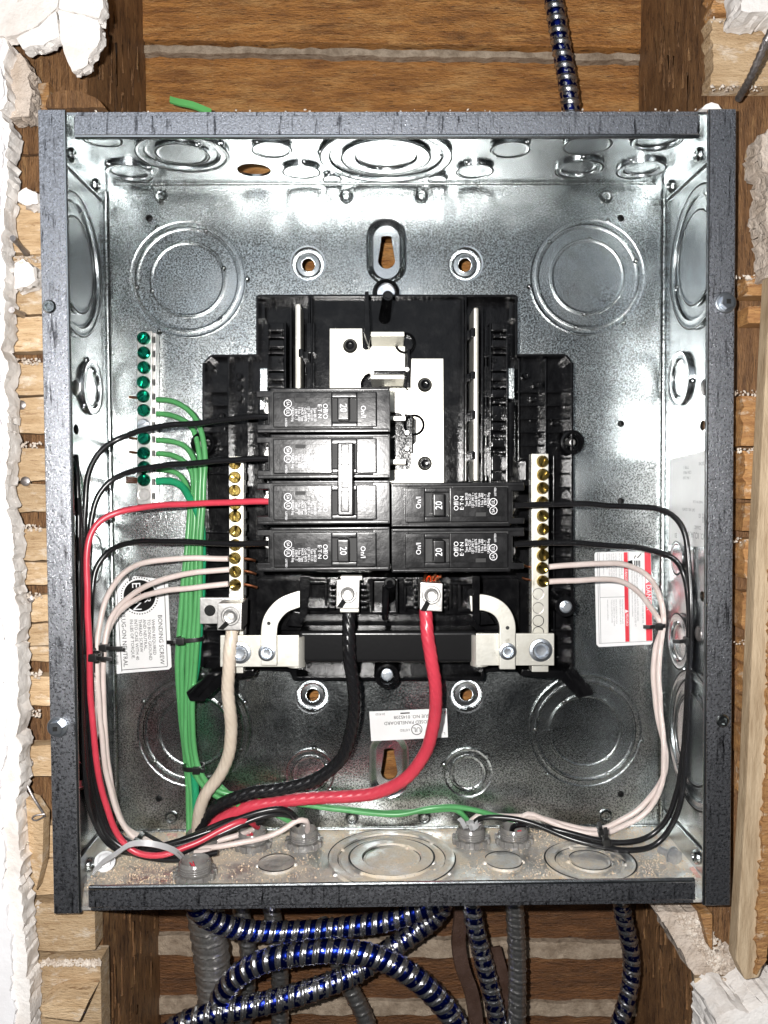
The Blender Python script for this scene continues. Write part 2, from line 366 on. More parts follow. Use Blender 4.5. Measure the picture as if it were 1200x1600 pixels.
# ================================================================== THE WALL BEHIND
YB, YF = .150, .030                     # planks' face, studs' front face
pw = thing('plank_wall', 'wall of brown horizontal planks seen between the studs above and below the metal box', 'wall', (0, YB, 0))
def plank(px0, py0, px1, py1, px2, py2, px3, py3, dy=0., m_='plank'):
    mb = MB(); mb.poly([(px0, py0), (px1, py1), (px2, py2), (px3, py3)], YB+dy, YB+.03); mb.build('plank', m_, pw, bevel=.0012)
plank(150, -92, 1110, -88, 1110, 76, 150, 60, -.006)
for y_ in (-225, -360, -495): plank(150, y_, 1110, y_+4, 1110, y_+130, 150, y_+128, .001)
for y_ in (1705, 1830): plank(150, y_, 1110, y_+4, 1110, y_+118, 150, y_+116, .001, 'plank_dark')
plank(150, 82, 1110, 97, 1110, 230, 150, 226, .003)
z_ = 250; k_ = 0
while z_ < 1400:                          # hidden behind the box but seen through its mounting holes
    plank(150, z_, 1110, z_+2, 1110, z_+118, 150, z_+116, .002*(k_ % 2)); z_ += 128; k_ += 1
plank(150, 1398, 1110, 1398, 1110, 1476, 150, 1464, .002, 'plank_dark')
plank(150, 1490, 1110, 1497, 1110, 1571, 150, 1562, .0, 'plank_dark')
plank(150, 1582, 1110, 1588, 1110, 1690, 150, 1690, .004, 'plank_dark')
for a in ((150, 69, 1110, 85, 1110, 96, 150, 80), (150, 1462, 1110, 1476, 1110, 1500, 150, 1493), (150, 1559, 1110, 1570, 1110, 1591, 150, 1584)):
    mb = MB(); pts = []
    n = 60
    for i in range(n+1):
        t = i/n; pts.append((a[0]+(a[2]-a[0])*t, a[1]+(a[3]-a[1])*t+random.uniform(-2, 2)))
    for i in range(n, -1, -1):
        t = i/n; pts.append((a[6]+(a[4]-a[6])*t, a[7]+(a[5]-a[7])*t+random.uniform(-2, 2)))
    mb.poly(pts, YB-.004, YB+.02); mb.build('mortar_strip', 'mortar', pw, bevel=.001)
mb = MB(); mb.box((0, YB+.035, 0), (1.4, .008, 1.3)); mb.build('backing_sheet', 'stud', pw)

def stud(xi, xo, label):
    s = 1 if xi > 0 else -1
    nx = s*.1835                          # notch that lets the box in
    zt, zb = H/2+.0015, -H/2-.0015
    st = thing('wall_stud', label, 'stud', (xi, YF, 0), 'wall studs')
    mb = MB()
    def loop(y): return [Vector((x, y, z)) for x, z in ((xi, .6), (xo, .6), (xo, -.6), (xi, -.6), (xi, zb), (nx, zb), (nx, zt), (xi, zt))]
    if s*xi < s*nx: mb.prism(loop(YF), loop(YB))
    mb.build('stud_body', 'stud', st, bevel=.002)
    return st
st_l = stud(-.166, -.24, 'dark brown rough stud standing left of the metal box')
st_r = stud(.1785, .245, 'dark brown rough stud standing right of the metal box')
# splinters raised on the studs
for st, xs, zs in ((st_l, -.166, ((.235, .30), (-.33, -.24))), (st_r, .1785, ((.235, .30), (-.33, -.24)))):
    mb = MB()
    for k in range(60):
        z0 = random.uniform(*random.choice(zs)); ln = random.uniform(.006, .03); y = random.uniform(YF+.01, YB-.01); s = 1 if xs < 0 else -1
        p = Vector((xs, y, z0)); mb.prism([p, p+Vector((s*.001, .0007, 0)), p+Vector((0, .0016, 0))],
                                          [q+Vector((s*random.uniform(0, .0015), random.uniform(-.001, .001), ln)) for q in (p, p+Vector((0, .0004, 0)), p+Vector((0, .0008, 0)))])
    tag(mb.build('splinters', 'stud', st), None, None, kind='stuff')

# ragged slabs of plaster
def ragged(mb, pts, y0, y1, step=5, jit=2.2, layers=4, seed=0, grow=3, rough=.0015):
    rnd = random.Random(seed); out = []
    n = len(pts)
    arc = 0; sd = seed*3.7+1
    for i in range(n):
        a, b = pts[i], pts[(i+1) % n]; L = math.hypot(b[0]-a[0], b[1]-a[1]); k = max(1, int(L/step))
        for j in range(k):
            t = (j+rnd.uniform(-.38, .38)*(j > 0))/k; arc += L/k; g = jit*1.5 if L > step else 0
            ox = g*(noise.noise(Vector((arc*.035, sd, 0)))*1.6+noise.noise(Vector((arc*.13, sd, 5)))); oy = g*(noise.noise(Vector((arc*.035, sd, 9)))*1.6+noise.noise(Vector((arc*.13, sd, 14))))
            out.append((a[0]+(b[0]-a[0])*t+ox+rnd.uniform(-jit, jit)*.45*(L > step), a[1]+(b[1]-a[1])*t+oy+rnd.uniform(-jit, jit)*.45*(L > step)))
    loops = []
    for l in range(layers+1):
        y = y0+(y1-y0)*l/layers; lp = []
        for q in out:
            p = P(q[0]+(rnd.uniform(-grow, grow) if l else 0), q[1]+(rnd.uniform(-grow, grow) if l else 0), y0)
            lp.append(Vector((p.x, y+rnd.uniform(-.0006, .0006)*(0 if l in (0, layers) else 1), p.z)))
        loops.append(lp)
    m_ = len(out); vs = [v for lp in loops for v in lp]; fs = [tuple(range(m_)), tuple(range(len(vs)-1, len(vs)-m_-1, -1))]
    for l in range(layers):
        for i in range(m_): fs.append((l*m_+i, l*m_+(i+1) % m_, (l+1)*m_+(i+1) % m_, (l+1)*m_+i))
    mb.add(vs, fs); return mb

# ---- left: lath and plaster
lw = thing('lath_wall', 'broken lath and plaster wall along the left of the metal box, white plaster over stubs of tan lath', 'wall', P(30, 800, YF))
LX = -.1838
def lath(y0, y1, x0=-20, x1=None, dy=0., m_='lath', parent=lw, skew=0.):
    a = P(x0, y0, .018+dy); b = P(x0, y1, .018+dy)
    xr = LX-random.uniform(0, .0015) if x1 is None else P(x1, y0, .018+dy).x
    n = 6; mb = MB()
    top = [Vector((a.x+(xr-a.x)*i/n, .018+dy, a.z+random.uniform(-.0006, .0006)+skew*i/n)) for i in range(n+1)]
    bot = [Vector((a.x+(xr-a.x)*i/n, .018+dy, b.z+random.uniform(-.0006, .0006)+skew*i/n)) for i in range(n, -1, -1)]
    lp = top+bot; mb.prism(lp, [v+Vector((0, YF-.0008-.018-dy, 0)) for v in lp])
    return mb.build('lath', m_, parent, bevel=.0008)
for a in ((128, 178, .004, 'olath'), (182, 240, .004, 'stud'), (243, 300, .005, 'stud'), (317, 396, 0, 'lath'), (400, 442, .001, 'lath'), (446, 492, .002, 'lath'), (495, 549, 0, 'lath'), (568, 618, 0, 'lath'), (621, 677, -.001, 'lath'), (700, 752, 0, 'lath'), (756, 800, .002, 'lath'),
          (826, 877, -.001, 'lath'), (880, 914, 0, 'lath'), (931, 972, .001, 'lath'), (975, 1010, .002, 'lath'), (1012, 1034, .003, 'lath'), (1057, 1104, 0, 'lath'), (1166, 1214, 0, 'lath'), (1291, 1340, .002, 'lath'), (1345, 1399, .001, 'lath')):
    lath(a[0], a[1], dy=a[2], m_=a[3])
lath(1414, 1488, x1=148, dy=-.002); lath(1502, 1660, x1=157, dy=-.004)
mb = MB(); mb.poly([(62, 1572), (88, 1562), (140, 1562), (124, 1597), (66, 1590)], -.004, .014); mb.build('lath', 'lath', lw, bevel=.001)
def nailhead(px, py, y, r=.0026, parent=lw):
    mb = MB(); mb.lathe(P(px, py, y), [(0, .0012), (r*.7, .0011), (r, .0006), (r, -.001)], seg=12); mb.build('nail_head', 'nail', parent)
for q in ((34, 633), (40, 752), (36, 985), (45, 1193), (46, 936)): nailhead(q[0], q[1], .0175)
for (px, py, qx, qy) in ((20, 372, 42, 396), (18, 484, 36, 492)):
    mb = MB(); mb.tube([P(px, py, -.004), P((px+qx)/2, (py+qy)/2, .008), P(qx, qy, .018)], lambda d: .0016+.0003*math.sin(d*4000), seg=10); mb.build('nail', 'nail', lw)
edge = [(24, 60), (20, 92), (26, 150), (8, 172), (26, 200), (24, 262), (20, 330), (16, 400), (20, 470), (18, 545), (22, 620), (24, 700), (22, 760), (32, 830), (34, 905), (40, 985), (40, 1080), (42, 1165), (38, 1250), (44, 1330), (42, 1390), (50, 1420), (54, 1500), (58, 1560), (62, 1680)]
edge = [(x-12, y) for x, y in edge]
ragged(MB(), edge+[(-520, 1680), (-520, 60)], -.0035, .011, seed=1, grow=2.2, layers=4, jit=3.0, step=6).build('plaster_layer', 'plaster', lw, smooth=25)
edge2 = [(x-8-4*abs(math.sin(i*1.7)) if i < 12 else x-20-8*abs(math.sin(i*1.3)), y) for i, (x, y) in enumerate(edge)]
ragged(MB(), edge2+[(-520, 1680), (-520, 60)], -.0055, -.0030, seed=2, jit=2.2, grow=2, layers=2, step=7).build('finish_coat', 'finish', lw, smooth=25)
# the slab of cracked plaster hanging over the top left corner, in its cracked pieces
for i, pts in enumerate(([(-140, -60), (92, -60), (90, 8), (88, 13), (58, 39), (24, 56), (-140, 66)], [(93, -60), (158, -60), (161, 12), (154, 28), (93, 12)],
                         [(91, 15), (153, 31), (157, 40), (156, 60), (140, 84), (138, 99), (112, 112), (104, 94), (95, 58), (94, 40)], [(60, 41), (87, 17), (91, 38), (92, 57), (70, 70), (46, 70), (36, 77), (26, 60)])):
    ragged(MB(), pts, -.006-.0012*(i % 2), .0015, seed=10+i, jit=1.0, grow=2.5).build('plaster_piece', 'plaster', lw, smooth=25)
for i, pts in enumerate(([(28, 300), (40, 292), (58, 304), (60, 318), (40, 322), (28, 314)], [(22, 412), (36, 404), (52, 420), (56, 438), (40, 448), (22, 452)], [(2, 94), (30, 84), (50, 110), (44, 122), (50, 140), (46, 180), (16, 184), (20, 150)])):
    ragged(MB(), pts, .006, .0175, seed=20+i, jit=1.2).build('plaster_lump', 'plaster' if i < 2 else 'brownplaster', lw, smooth=25)
# block of end grain above the box's corner
mb = MB(); ragged(mb, [(72, 168), (76, 150), (95, 140), (120, 141), (150, 152), (164, 168)], .012, .045, seed=31, jit=.8, grow=.5); mb.build('wood_block', 'stud', lw, smooth=25)
# splinter leaning on the laths
mb = MB(); a = [P(*q) for q in ((40, 1248, .006), (52, 1252, .004), (68, 1276, .004), (66, 1350, .004), (56, 1392, .008), (46, 1340, .008))]
mb.prism(a, [v+Vector((0, .009, 0)) for v in a]); sp1 = mb.build('wood_splinter', 'lath', bevel=.0006, base=P(56, 1392, .01))
tag(sp1, 'long pointed splinter of pale wood leaning on the laths at lower left', 'splinter')
mb = MB(); mb.tube(pth([(43, 1228, .004), (52, 1246, .003), (66, 1268, .004), (70, 1276, .005)]), .0007, seg=8)
mb.tube(pth([(70, 1272, .003), (56, 1274, .002), (50, 1279, .002), (57, 1282, .003), (68, 1276, .003)]), .0005, seg=8); mb.build('wire_strand', 'nail', sp1)

# ---- right: lath stubs, batten, rubble
rw = thing('lath_wall', 'broken lath and plaster wall along the right of the metal box, ragged orange lath stubs', 'wall', P(1170, 800, YF))
def rlath(y0, y1, x0, x1, dy, m_='olath', jag=1.):
    pts = []
    n = max(3, int((y1-y0)/9))
    for i in range(n+1): pts.append((x1+random.uniform(-5, 5)*jag, y0+(y1-y0)*i/n))
    pts += [(x0, y1+random.uniform(-2, 2)), (x0, y0+random.uniform(-2, 2))]
    mb = MB(); mb.poly(pts, .018+dy, YF-.0008); return mb.build('lath', m_, rw, bevel=.0007)
def llath(y0, y1, x0, dy, m_='olath'):     # stub whose broken end faces the box, running out of frame
    pts = []; n = max(3, int((y1-y0)/8))
    for i in range(n+1): pts.append((x0+random.uniform(-4, 4), y1-(y1-y0)*i/n))
    pts += [(1800, y0), (1800, y1)]; mb = MB(); mb.poly(pts, .014+dy, YF-.0008); return mb.build('lath', m_, rw, bevel=.0008)
llath(-60, 20, 1113, .004, 'olath'); llath(28, 134, 1112, .003, 'lath'); llath(206, 262, 1196, -.008, 'lath')
for a in ((430, 462, 1166), (478, 505, 1170), (618, 697, 1160), (704, 780, 1163), (786, 830, 1162), (842, 905, 1164), (925, 985, 1162), (1002, 1085, 1166), (1092, 1120, 1168), (1140, 1185, 1164), (1200, 1262, 1166), (1280, 1340, 1168), (1350, 1400, 1170)):
    llath(a[0], a[1], max(a[2], 1160), .002*random.random())
ragged(MB(), [(1160, -60), (1320, -60), (1320, 22), (1200, 20), (1162, 18)], -.008, .012, seed=41).build('plaster_piece', 'plaster', rw, smooth=25)
ragged(MB(), [(1192, 214), (1204, 200), (1320, 190), (1320, 420), (1206, 430), (1196, 330), (1202, 270), (1190, 262)], -.004, .015, seed=42).build('plaster_piece', 'brownplaster', rw, smooth=25)
ragged(MB(), [(1420, -300), (1900, -300), (1900, 1900), (1420, 1900), (1430, 1200), (1408, 700), (1426, 300)], -.006, .0125, seed=91, jit=2.5).build('plaster_layer', 'plaster', rw, smooth=25)
# batten
mb = MB(); a = [(1204, 430), (1182, 850), (1166, 1240), (1150, 1500), (1164, 1532), (1186, 1528), (1196, 1500), (1212, 1240), (1226, 430)]
mb.poly(a, -.002, .008); bt_ = mb.build('wood_batten', 'batten', bevel=.0012, base=P(1178, 1525, 0))
mb = MB(); ragged(mb, [(1218, 430), (1206, 850), (1196, 1240), (1184, 1440), (1184, 1522), (1198, 1500), (1212, 1240), (1226, 430)], -.0045, .004, seed=61, jit=1.4); mb.build('torn_edge', 'olath', bt_, smooth=25)
tag(bt_, 'pale upright wood batten standing at the right edge beside the ragged laths', 'batten')
# lower right ledge: a dusty block, notched stud end and plaster
rb = thing('dusty_ledge', 'stepped wooden ledge heaped with plaster crumbs below the right corner of the metal box', 'ledge', P(1110, 1560, .05))
def solid(name, m_, pts, y0, y1, seed, jit=1.0, grow=1.5, parent=rb): return ragged(MB(), pts, y0, y1, seed=seed, jit=jit, grow=grow).build(name, m_, parent, smooth=28)
def slab(name, m_, front, back, parent=rb, bevel=.001):
    mb = MB(); mb.prism(front, back); return mb.build(name, m_, parent, bevel=bevel)
zl = P(1085, 1525, .03).z
def topface(pxs, z, drop, name, m_, seed):
    a = [PZ(px, py, z) for px, py in pxs]; rnd = random.Random(seed)
    mb = MB(); mb.prism(a, [v-Vector((0, 0, drop)) for v in a]); return mb.build(name, m_, rb, bevel=.001)
slab('ledge_block', 'batten', [P(1084, 1528, .018), P(1290, 1528, .018), P(1290, 1700, .018), P(1098, 1700, .018)],
     [P(1075, 1500, .072), P(1260, 1500, .072), P(1260, 1640, .072), P(1088, 1640, .072)])
slab('ledge_block', 'stud', [P(1026, 1428, .10), P(1104, 1428, .10), P(1118, 1500, .10), P(1076, 1505, .10)],
     [P(1026, 1428, .14), P(1104, 1428, .14), P(1118, 1500, .14), P(1076, 1505, .14)])
ragged(MB(), [(1024, 1425), (1092, 1424), (1106, 1455), (1112, 1492), (1140, 1478), (1150, 1500), (1178, 1524), (1190, 1545), (1112, 1562), (1090, 1524), (1076, 1512), (1062, 1482)], .026, .07, seed=51, jit=1.6).build('plaster_heap', 'brownplaster', rb, smooth=25)
ragged(MB(), [(1120, 1590), (1150, 1575), (1172, 1582), (1200, 1566), (1320, 1560), (1320, 1700), (1114, 1700)], -.012, .02, seed=52, jit=1.6).build('plaster_piece', 'plaster', rb, smooth=25)
mb = MB(); mb.poly([(1094, 1428), (1114, 1428), (1114, 1487), (1108, 1480)], .020, .06); mb.build('ledge_upright', 'olath', rb, bevel=.001)
def crumbs(name, n, fn, r0, r1, m_, label=None, cat=None, parent=None, seed=3):
    rnd = random.Random(seed); mb = MB()
    for k in range(n):
        c = fn(rnd); r = rnd.uniform(r0, r1)*(1 if rnd.random() < .9 else 1.9)
        vs = []
        for ax in ((1, 0, 0), (-1, 0, 0), (0, 1, 0), (0, -1, 0), (0, 0, 1), (0, 0, -1)): vs.append(c+Vector(ax)*(r*rnd.uniform(.5, 1.2)))
        rm = Matrix.Rotation(rnd.uniform(0, 6), 3, Vector((rnd.random(), rnd.random(), rnd.random()+.01)).normalized())
        vs = [c+rm @ (v-c) for v in vs]
        mb.add(vs, [(0, 2, 4), (2, 1, 4), (1, 3, 4), (3, 0, 4), (2, 0, 5), (1, 2, 5), (3, 1, 5), (0, 3, 5)])
    o = mb.build(name, m_, parent, smooth=10); tag(o, label, cat, kind='stuff'); return o
crumbs('plaster_crumbs', 900, lambda r: (lambda u, v: P(1050+u*45+v*70, 1430+v*95, .0255))(r.random(), r.random()) if r.random() < .6 else P(1092+r.random()*95, 1530+r.random()*40, .017), .0004, .0013, 'grit', parent=rb, seed=8)
crumbs('plaster_crumbs', 260, lambda r: P(65+r.random()*90, 1500+r.random()*9, .012), .0004, .0012, 'grit', parent=lw, seed=9)
crumbs('plaster_crumbs', 500, lambda r: P(20+r.random()*45, r.choice((300, 400, 560, 690, 820, 925, 1050, 1110, 1290, 1410))+r.random()*10, .0165), .0003, .0011, 'grit', parent=lw, seed=19)
crumbs('plaster_crumbs', 260, lambda r: P(1112+r.random()*80, r.choice((27, 134, 430, 610, 700, 840, 1000))+r.random()*8, .013), .0003, .0011, 'grit', parent=rw, seed=29)
# bent nail sticking out of the lath, top right
mb = MB(); mb.tube(pth([(1222, 20, -.03), (1200, 58, -.03), (1190, 82, -.022), (1172, 122, -.006), (1154, 154, .012)], .0012), lambda d: .0019+.00025*math.sin(d*3500), seg=12)
bn = mb.build('nail', 'nail', base=P(1154, 154, .012)); tag(bn, 'grey ring-shank nail sticking out beside the orange lath at the top right', 'nail')
# ---- green jacket scrap behind the top edge
mb = MB(); mb.ribbon(pth([(266, 156, .10), (280, 160, .098), (300, 164, .098), (330, 176, .10)], .003), (0, .3, 1), .0045, .0015)
tag(mb.build('cable_scrap', 'greentape', base=P(290, 165, .1)), 'light green scrap of cable jacket poking up behind the top edge of the box', 'scrap')

# ================================================================== THE METAL BOX
box = thing('electrical_panel', 'open galvanised steel electrical box mounted between the studs', 'electrical panel', (0, D, 0))
T = .0015
# back wall with mounting holes
dish_c = [(481, 412), (727, 412), (488, 1088), (729, 1087)]
small_h = [(233, 341), (970, 341), (970, 662), (970, 783), (248, 1248), (970, 1241)]
key_c = [(604, 392), (608, 1196)]
hl = []
for q in dish_c: p = P(*q, D); hl.append(circ(p.x, p.z, .0112))
for q in small_h: p = P(*q, D); hl.append(circ(p.x, p.z, .0022, 16))
for q in key_c: p = P(*q, D); hl.append(stad(p.x, p.z, .0128, .0085))
W2, H2 = W/2-T, H/2-T
bw = sheet([(-W2, -H2), (W2, -H2), (W2, H2), (-W2, H2)], hl, T, lambda x, z, t: Vector((x, D+T/2+t, z))).build('back_wall', 'zinc', box)
for q in small_h:                      # dark depth behind the small holes
    mb = MB(); p = P(*q, D); mb.lathe(p, [(.0022, -.0002), (.0022, -.006), (0, -.006)], seg=14); mb.build('screw_hole', 'dark', bw)
for q in dish_c:
    mb = MB(); mb.lathe(P(*q, D), [(.0116, .0001), (.0106, 0), (.0098, -.0006), (.0080, -.0028), (.0072, -.0032), (.0050, -.0030), (.0046, -.0026), (.0042, -.0030), (.0042, -.0045)], seg=40)
    mb.build('mounting_dish', 'zinc_wall', bw, smooth=24)
def keyhole(cx, cz, up):
    out = []
    for k in range(32):
        t = 2*PI*(k+.5)/32; s = math.sin(t)*up; c = math.cos(t)
        if s > .0: x, z = .0034*max(-1, min(1, c*1.6)), .0055+.0034*s+.0015
        else: x, z = .0056*c, -.0050+.0056*s
        out.append((cx+x, cz+z*up))
    return out
for q, up in zip(key_c, (1, 1)):
    p = P(*q, D); loops = []
    for r, half, y in ((.0131, .0085, -.0001), (.0122, .0085, .0002), (.0112, .0085, .001), (.0092, .0085, .0026), (.0084, .0085, .003)):
        loops.append([Vector((x, D+y, z)) for x, z in stad(p.x, p.z, r, half)])
    loops.append([Vector((x, D+.003, z)) for x, z in keyhole(p.x, p.z, up)]); loops.append([Vector((x, D+.0045, z)) for x, z in keyhole(p.x, p.z, up)])
    mb = MB(); n = 32; mb.add([v for l in loops for v in l], [(a*n+i, a*n+(i+1) % n, (a+1)*n+(i+1) % n, (a+1)*n+i) for a in range(len(loops)-1) for i in range(n)])
    mb.build('mounting_dish', 'zinc_wall', bw, smooth=24)
def parent_depth(o):
    d = 0
    while o.parent: o = o.parent; d += 1
    return d
def ko(c, axis, radii, parent, heights=None, tabs=True, m_='zinc', rot=0., slit=False):
    """stamped knockout: nested discs, each step with its own rounded shoulder and bridging tabs"""
    prof = []; hs = heights or [((.0018 if slit else .0011) if i % 2 == 0 else .0004) for i in range(len(radii))][::-1]
    rr = sorted(radii); prof = [(0, hs[0])]
    for i, r in enumerate(rr):
        h = hs[i]; hn = hs[i+1] if i+1 < len(rr) else -.0002
        prof += [(r-.0022, h), (r-.0015, h), (r-.0009, h+.0004), (r-.0004, h+.0003), (r-.0002, min(h, hn)-.0003), (r+.0002, min(h, hn)-.0003), (r+.0005, hn+.00015), (r+.0011, hn)]
    mb = MB(); mb.lathe(c, prof, axis, seg=64)
    ax = Vector(axis); t = Vector((0, 0, 1)) if abs(ax.z) < .9 else Vector((1, 0, 0)); u = t.cross(ax).normalized(); v = ax.cross(u)
    if tabs:
        for i, r in enumerate(rr):
            for k in range(3 if i else 2):
                a = rot+.9*i+2*PI*k/(3 if i else 2); q = Vector(c)+u*(r*math.cos(a))+v*(r*math.sin(a))+ax*.0006
                mb.lathe(q, [(0, .0012), (.0009, .0010), (.0016, .0004), (.0019, -.0004)], axis, seg=10)
    o = mb.build('knockout', m_, parent, smooth=50, wn=True)
    if slit:                              # dark arcs painted as shade in the punch's cut, round most of each ring
        mb = MB()
        for i, r in enumerate(rr):
            a0 = rot+.9*i+.25; n = 30; span = 2*PI*(.42, .36, .5, .4)[i % 4]; gw = .0011
            for rep_ in range(2):
                vs = []; st_ = a0+rep_*PI
                for k in range(n+1):
                    a = st_+span*k/n; wv = gw*math.sin(PI*k/n)**.5
                    for r_ in (r-.0003-wv*.2, r-.0003+wv): vs.append(Vector(c)+u*(r_*math.cos(a))+v*(r_*math.sin(a))+ax*(hs[i]+.0003))
                mb.add(vs, [(2*k, 2*k+1, 2*k+3, 2*k+2) for k in range(n)])
        par = o if parent_depth(o) < 2 else parent
        mb.build('knockout_slit_shade', 'dark', par, flat=True)
    return o
for q, rr, ro in (((294, 437), (.0378, .0330, .0238), .3), ((917, 433), (.0378, .0330, .0238), 1.5), ((304, 1141), (.0378, .0330, .0238), .8), ((914, 1141), (.0378, .0330, .0238), 2.2), ((485, 1208), (.0168, .0118), .5), ((731, 1207), (.0168, .0118), 1.9)):
    ko(P(*q, D), (0, -1, 0), rr, bw, rot=ro)
dprof = [(0, .0006), (.0016, .0006), (.0020, .0014), (.0028, .0016), (.0034, .0010), (.0036, .0001), (.0040, .0004), (.0046, 0)]
for q in ((252, 307), (541, 307), (658, 307), (946, 308), (268, 1277), (550, 1278), (663, 1277), (946, 1274)):
    mb = MB(); mb.lathe(P(*q, D), dprof, seg=24); mb.build('rivet', 'zinc', bw)
# rounded seams where walls fold off the back
def fold(a, b, r, parent, m_='zinc'):
    mb = MB(); mb.tube([Vector(a), Vector(b)], r, seg=12); mb.build('folded_seam', m_, parent)
fold((-W2+.0012, D-.0008, -H2), (-W2+.0012, D-.0008, H2-.006), .0019, bw); fold((W2-.0012, D-.0008, -H2), (W2-.0012, D-.0008, H2-.006), .0019, bw)
fold((-W2+.006, D-.0002, H2-.0006), (W2-.006, D-.0002, H2-.0006), .0010, bw); fold((-W2, D-.0002, -H2+.0006), (W2, D-.0002, -H2+.0006), .0010, bw)

# side walls
sw = {}
for s in (-1, 1):
    X = s*W2; holes = []
    for q in ([(117, 607), (119, 671)] if s < 0 else [(1100, 605), (1098, 665), (1098, 932)]):
        p = PX(*q, X); holes.append(circ(p.y, p.z, .0042, 20, .0030))
    sw[s] = sheet([(.0015, -H/2), (D+T, -H/2), (D+T, H/2), (.0015, H/2)], holes, T, lambda y, z, t, X=X, s=s: Vector((X+s*T/2+t, y, z))).build('side_wall', 'zinc_wall', box)
for (px, py, rr, s, ro) in ((100, 403, (.0400, .0350, .0265), -1, .4), (141, 606, (.0170, .0120), -1, 1.), (143, 872, (.0150,), -1, .2), (108, 760, (.0160, .0120), -1, .2), (104, 1140, (.0400, .0350, .0265), -1, .9),
                        (1094, 402, (.0400, .0350, .0265), 1, .4), (1065, 592, (.0170, .0120), 1, 1.), (1064, 1002, (.0170, .0120), 1, 2.), (1062, 872, (.0100,), 1, .2), (1100, 1165, (.0400, .0350, .0265), 1, .9)):
    c = PX(px, py, s*W2); c.y = max(c.y, rr[0]+.004); c.y = min(c.y, D-rr[0]-.006); ko(c, (-s, 0, 0), rr, sw[s], rot=ro, m_='zinc_wall', slit=True)
for s in (-1, 1):                        # corner tabs of the top and bottom folded over the side walls
    X = s*(W2-.0018)
    for zz, sg in ((H2, -1), (-H2, 1)):
        mb = MB(); a = [Vector((X, y, z)) for y, z in ((.003, zz), (D-.002, zz), (D-.006, zz+sg*.013), (.003, zz+sg*.0145))]
        mb.prism(a, [v+Vector((s*.0017, 0, 0)) for v in a]); tb = mb.build('corner_tab', 'zinc_wall', sw[s], bevel=.0003)
        mb = MB(); g_ = [Vector((X+s*.0012, y, z)) for y, z in ((.003, zz+sg*.0146), (D-.006, zz+sg*.0131), (D-.006, zz+sg*.0138), (.003, zz+sg*.0154))]
        mb.prism(g_, [v+Vector((s*.0006, 0, 0)) for v in g_]); mb.build('tab_gap_shade', 'dark', sw[s])  # dark strip standing in for the shadow under the tab's edge
    for q in ((112, 243), (150, 290), (140, 1351)) if s < 0 else ((1092, 242), (1049, 292), (1089, 1339)):
        mb = MB(); mb.lathe(PX(*q, X), [(0, .0012), (.0018, .0012), (.0022, .0022), (.0032, .0022), (.0040, .0014), (.0044, 0)], (-s, 0, 0), seg=24); mb.build('rivet', 'zinc', sw[s])
def slot_screw(px, py, X, s):
    mb = MB(); c = PX(px, py, X); mb.lathe(c, [(0, .0016), (.003, .0014), (.0044, .0006), (.0046, 0)], (-s, 0, 0), seg=20); sc_ = mb.build('wall_screw', 'nail', sw[s])
slot_screw(1101, 605, W2, 1); slot_screw(1092, 990, W2, 1); slot_screw(118, 606, -W2, -1)
# top and bottom
p = PZ(397, 266, H2)
tw = sheet([(-W/2+T, .0036), (W/2-T, .0036), (W/2-T, D+T), (-W/2+T, D+T)], [circ(p.x, p.y, .0103)], T, lambda x, y, t: Vector((x, y, H/2-T/2+t))).build('top_wall', 'zinc_wall', box)
for px, py, rr in ((285, 236, (.0265, .0215, .0150)), (202, 266, (.0142, .0108)), (425, 229, (.0112,)), (471, 264, (.0110,)), (519, 275, (.0056,)), (603, 242, (.0385, .0330, .0258, .0178)), (683, 275, (.0056,)), (742, 263, (.0110,)),
                   (797, 229, (.0112,)), (905, 260, (.0142, .0104)), (1002, 261, (.0142, .0104)), (918, 222, (.0130,)), (1026, 215, (.0140, .0110)), (160, 213, (.0100,))):
    ko(PZ(px, py, H2), (0, 0, -1), rr, tw, rot=px, m_='zinc_wall', slit=True)
bt = sheet([(-W/2+T, .0036), (W/2-T, .0036), (W/2-T, D+T), (-W/2+T, D+T)], [], T, lambda x, y, t: Vector((x, y, -H/2+T/2+t))).build('bottom_wall', 'zinc_dust', box)
for (px, py), rr in (((612, 1343), (.0385, .0325, .0255, .0175)), ((922, 1349), (.0265, .0205, .0125)), ((432, 1353), (.0112,)), ((787, 1349), (.0112,))):
    ko(PZ(px, py, -H2), (0, 0, 1), rr, bt, m_='zinc_dust', rot=px, slit=True)
# front flanges
def flange(parent, x0, z0, x1, z1, hem):
    mb = MB(); mb.box(((x0+x1)/2, .0006, (z0+z1)/2), (x1-x0, .0012, z1-z0))
    f = mb.build('flange', 'flange', parent, bevel=.0005, bseg=3)
    mb = MB()
    if hem[0] == 'z': mb.tube([Vector((x0+.0005, .0008, hem[1])), Vector((x1-.0005, .0008, hem[1]))], .0013, seg=10)
    else: mb.tube([Vector((hem[1], .0008, z0+.0005)), Vector((hem[1], .0008, z1-.0005))], .0010, seg=10)
    mb.build('flange_hem', 'zinc_wall', f); return f
fl = flange(sw[-1], -W/2, -H/2, -W/2+.0142, H/2, ('x', -W/2+.0136)); fr = flange(sw[1], W/2-.0145, -H/2, W/2, H/2, ('x', W/2-.0140))
ft = flange(tw, -W/2+.0185, H/2-.0145, W/2-.0190, H/2-.0032, ('z', H/2-.0138)); fb = flange(bt, -W/2+.0185, -H/2+.0032, W/2-.0190, -H/2+.0145, ('z', -H/2+.0138))
for f_, zz in ((ft, H/2), (fb, -H/2)):
    s = 1 if zz > 0 else -1
    mb = MB(); mb.box((-.0002, .0034, zz-s*.0020), (W-.0375, .0008, .0040)); mb.build('flange_step', 'flange', f_, bevel=.0002)
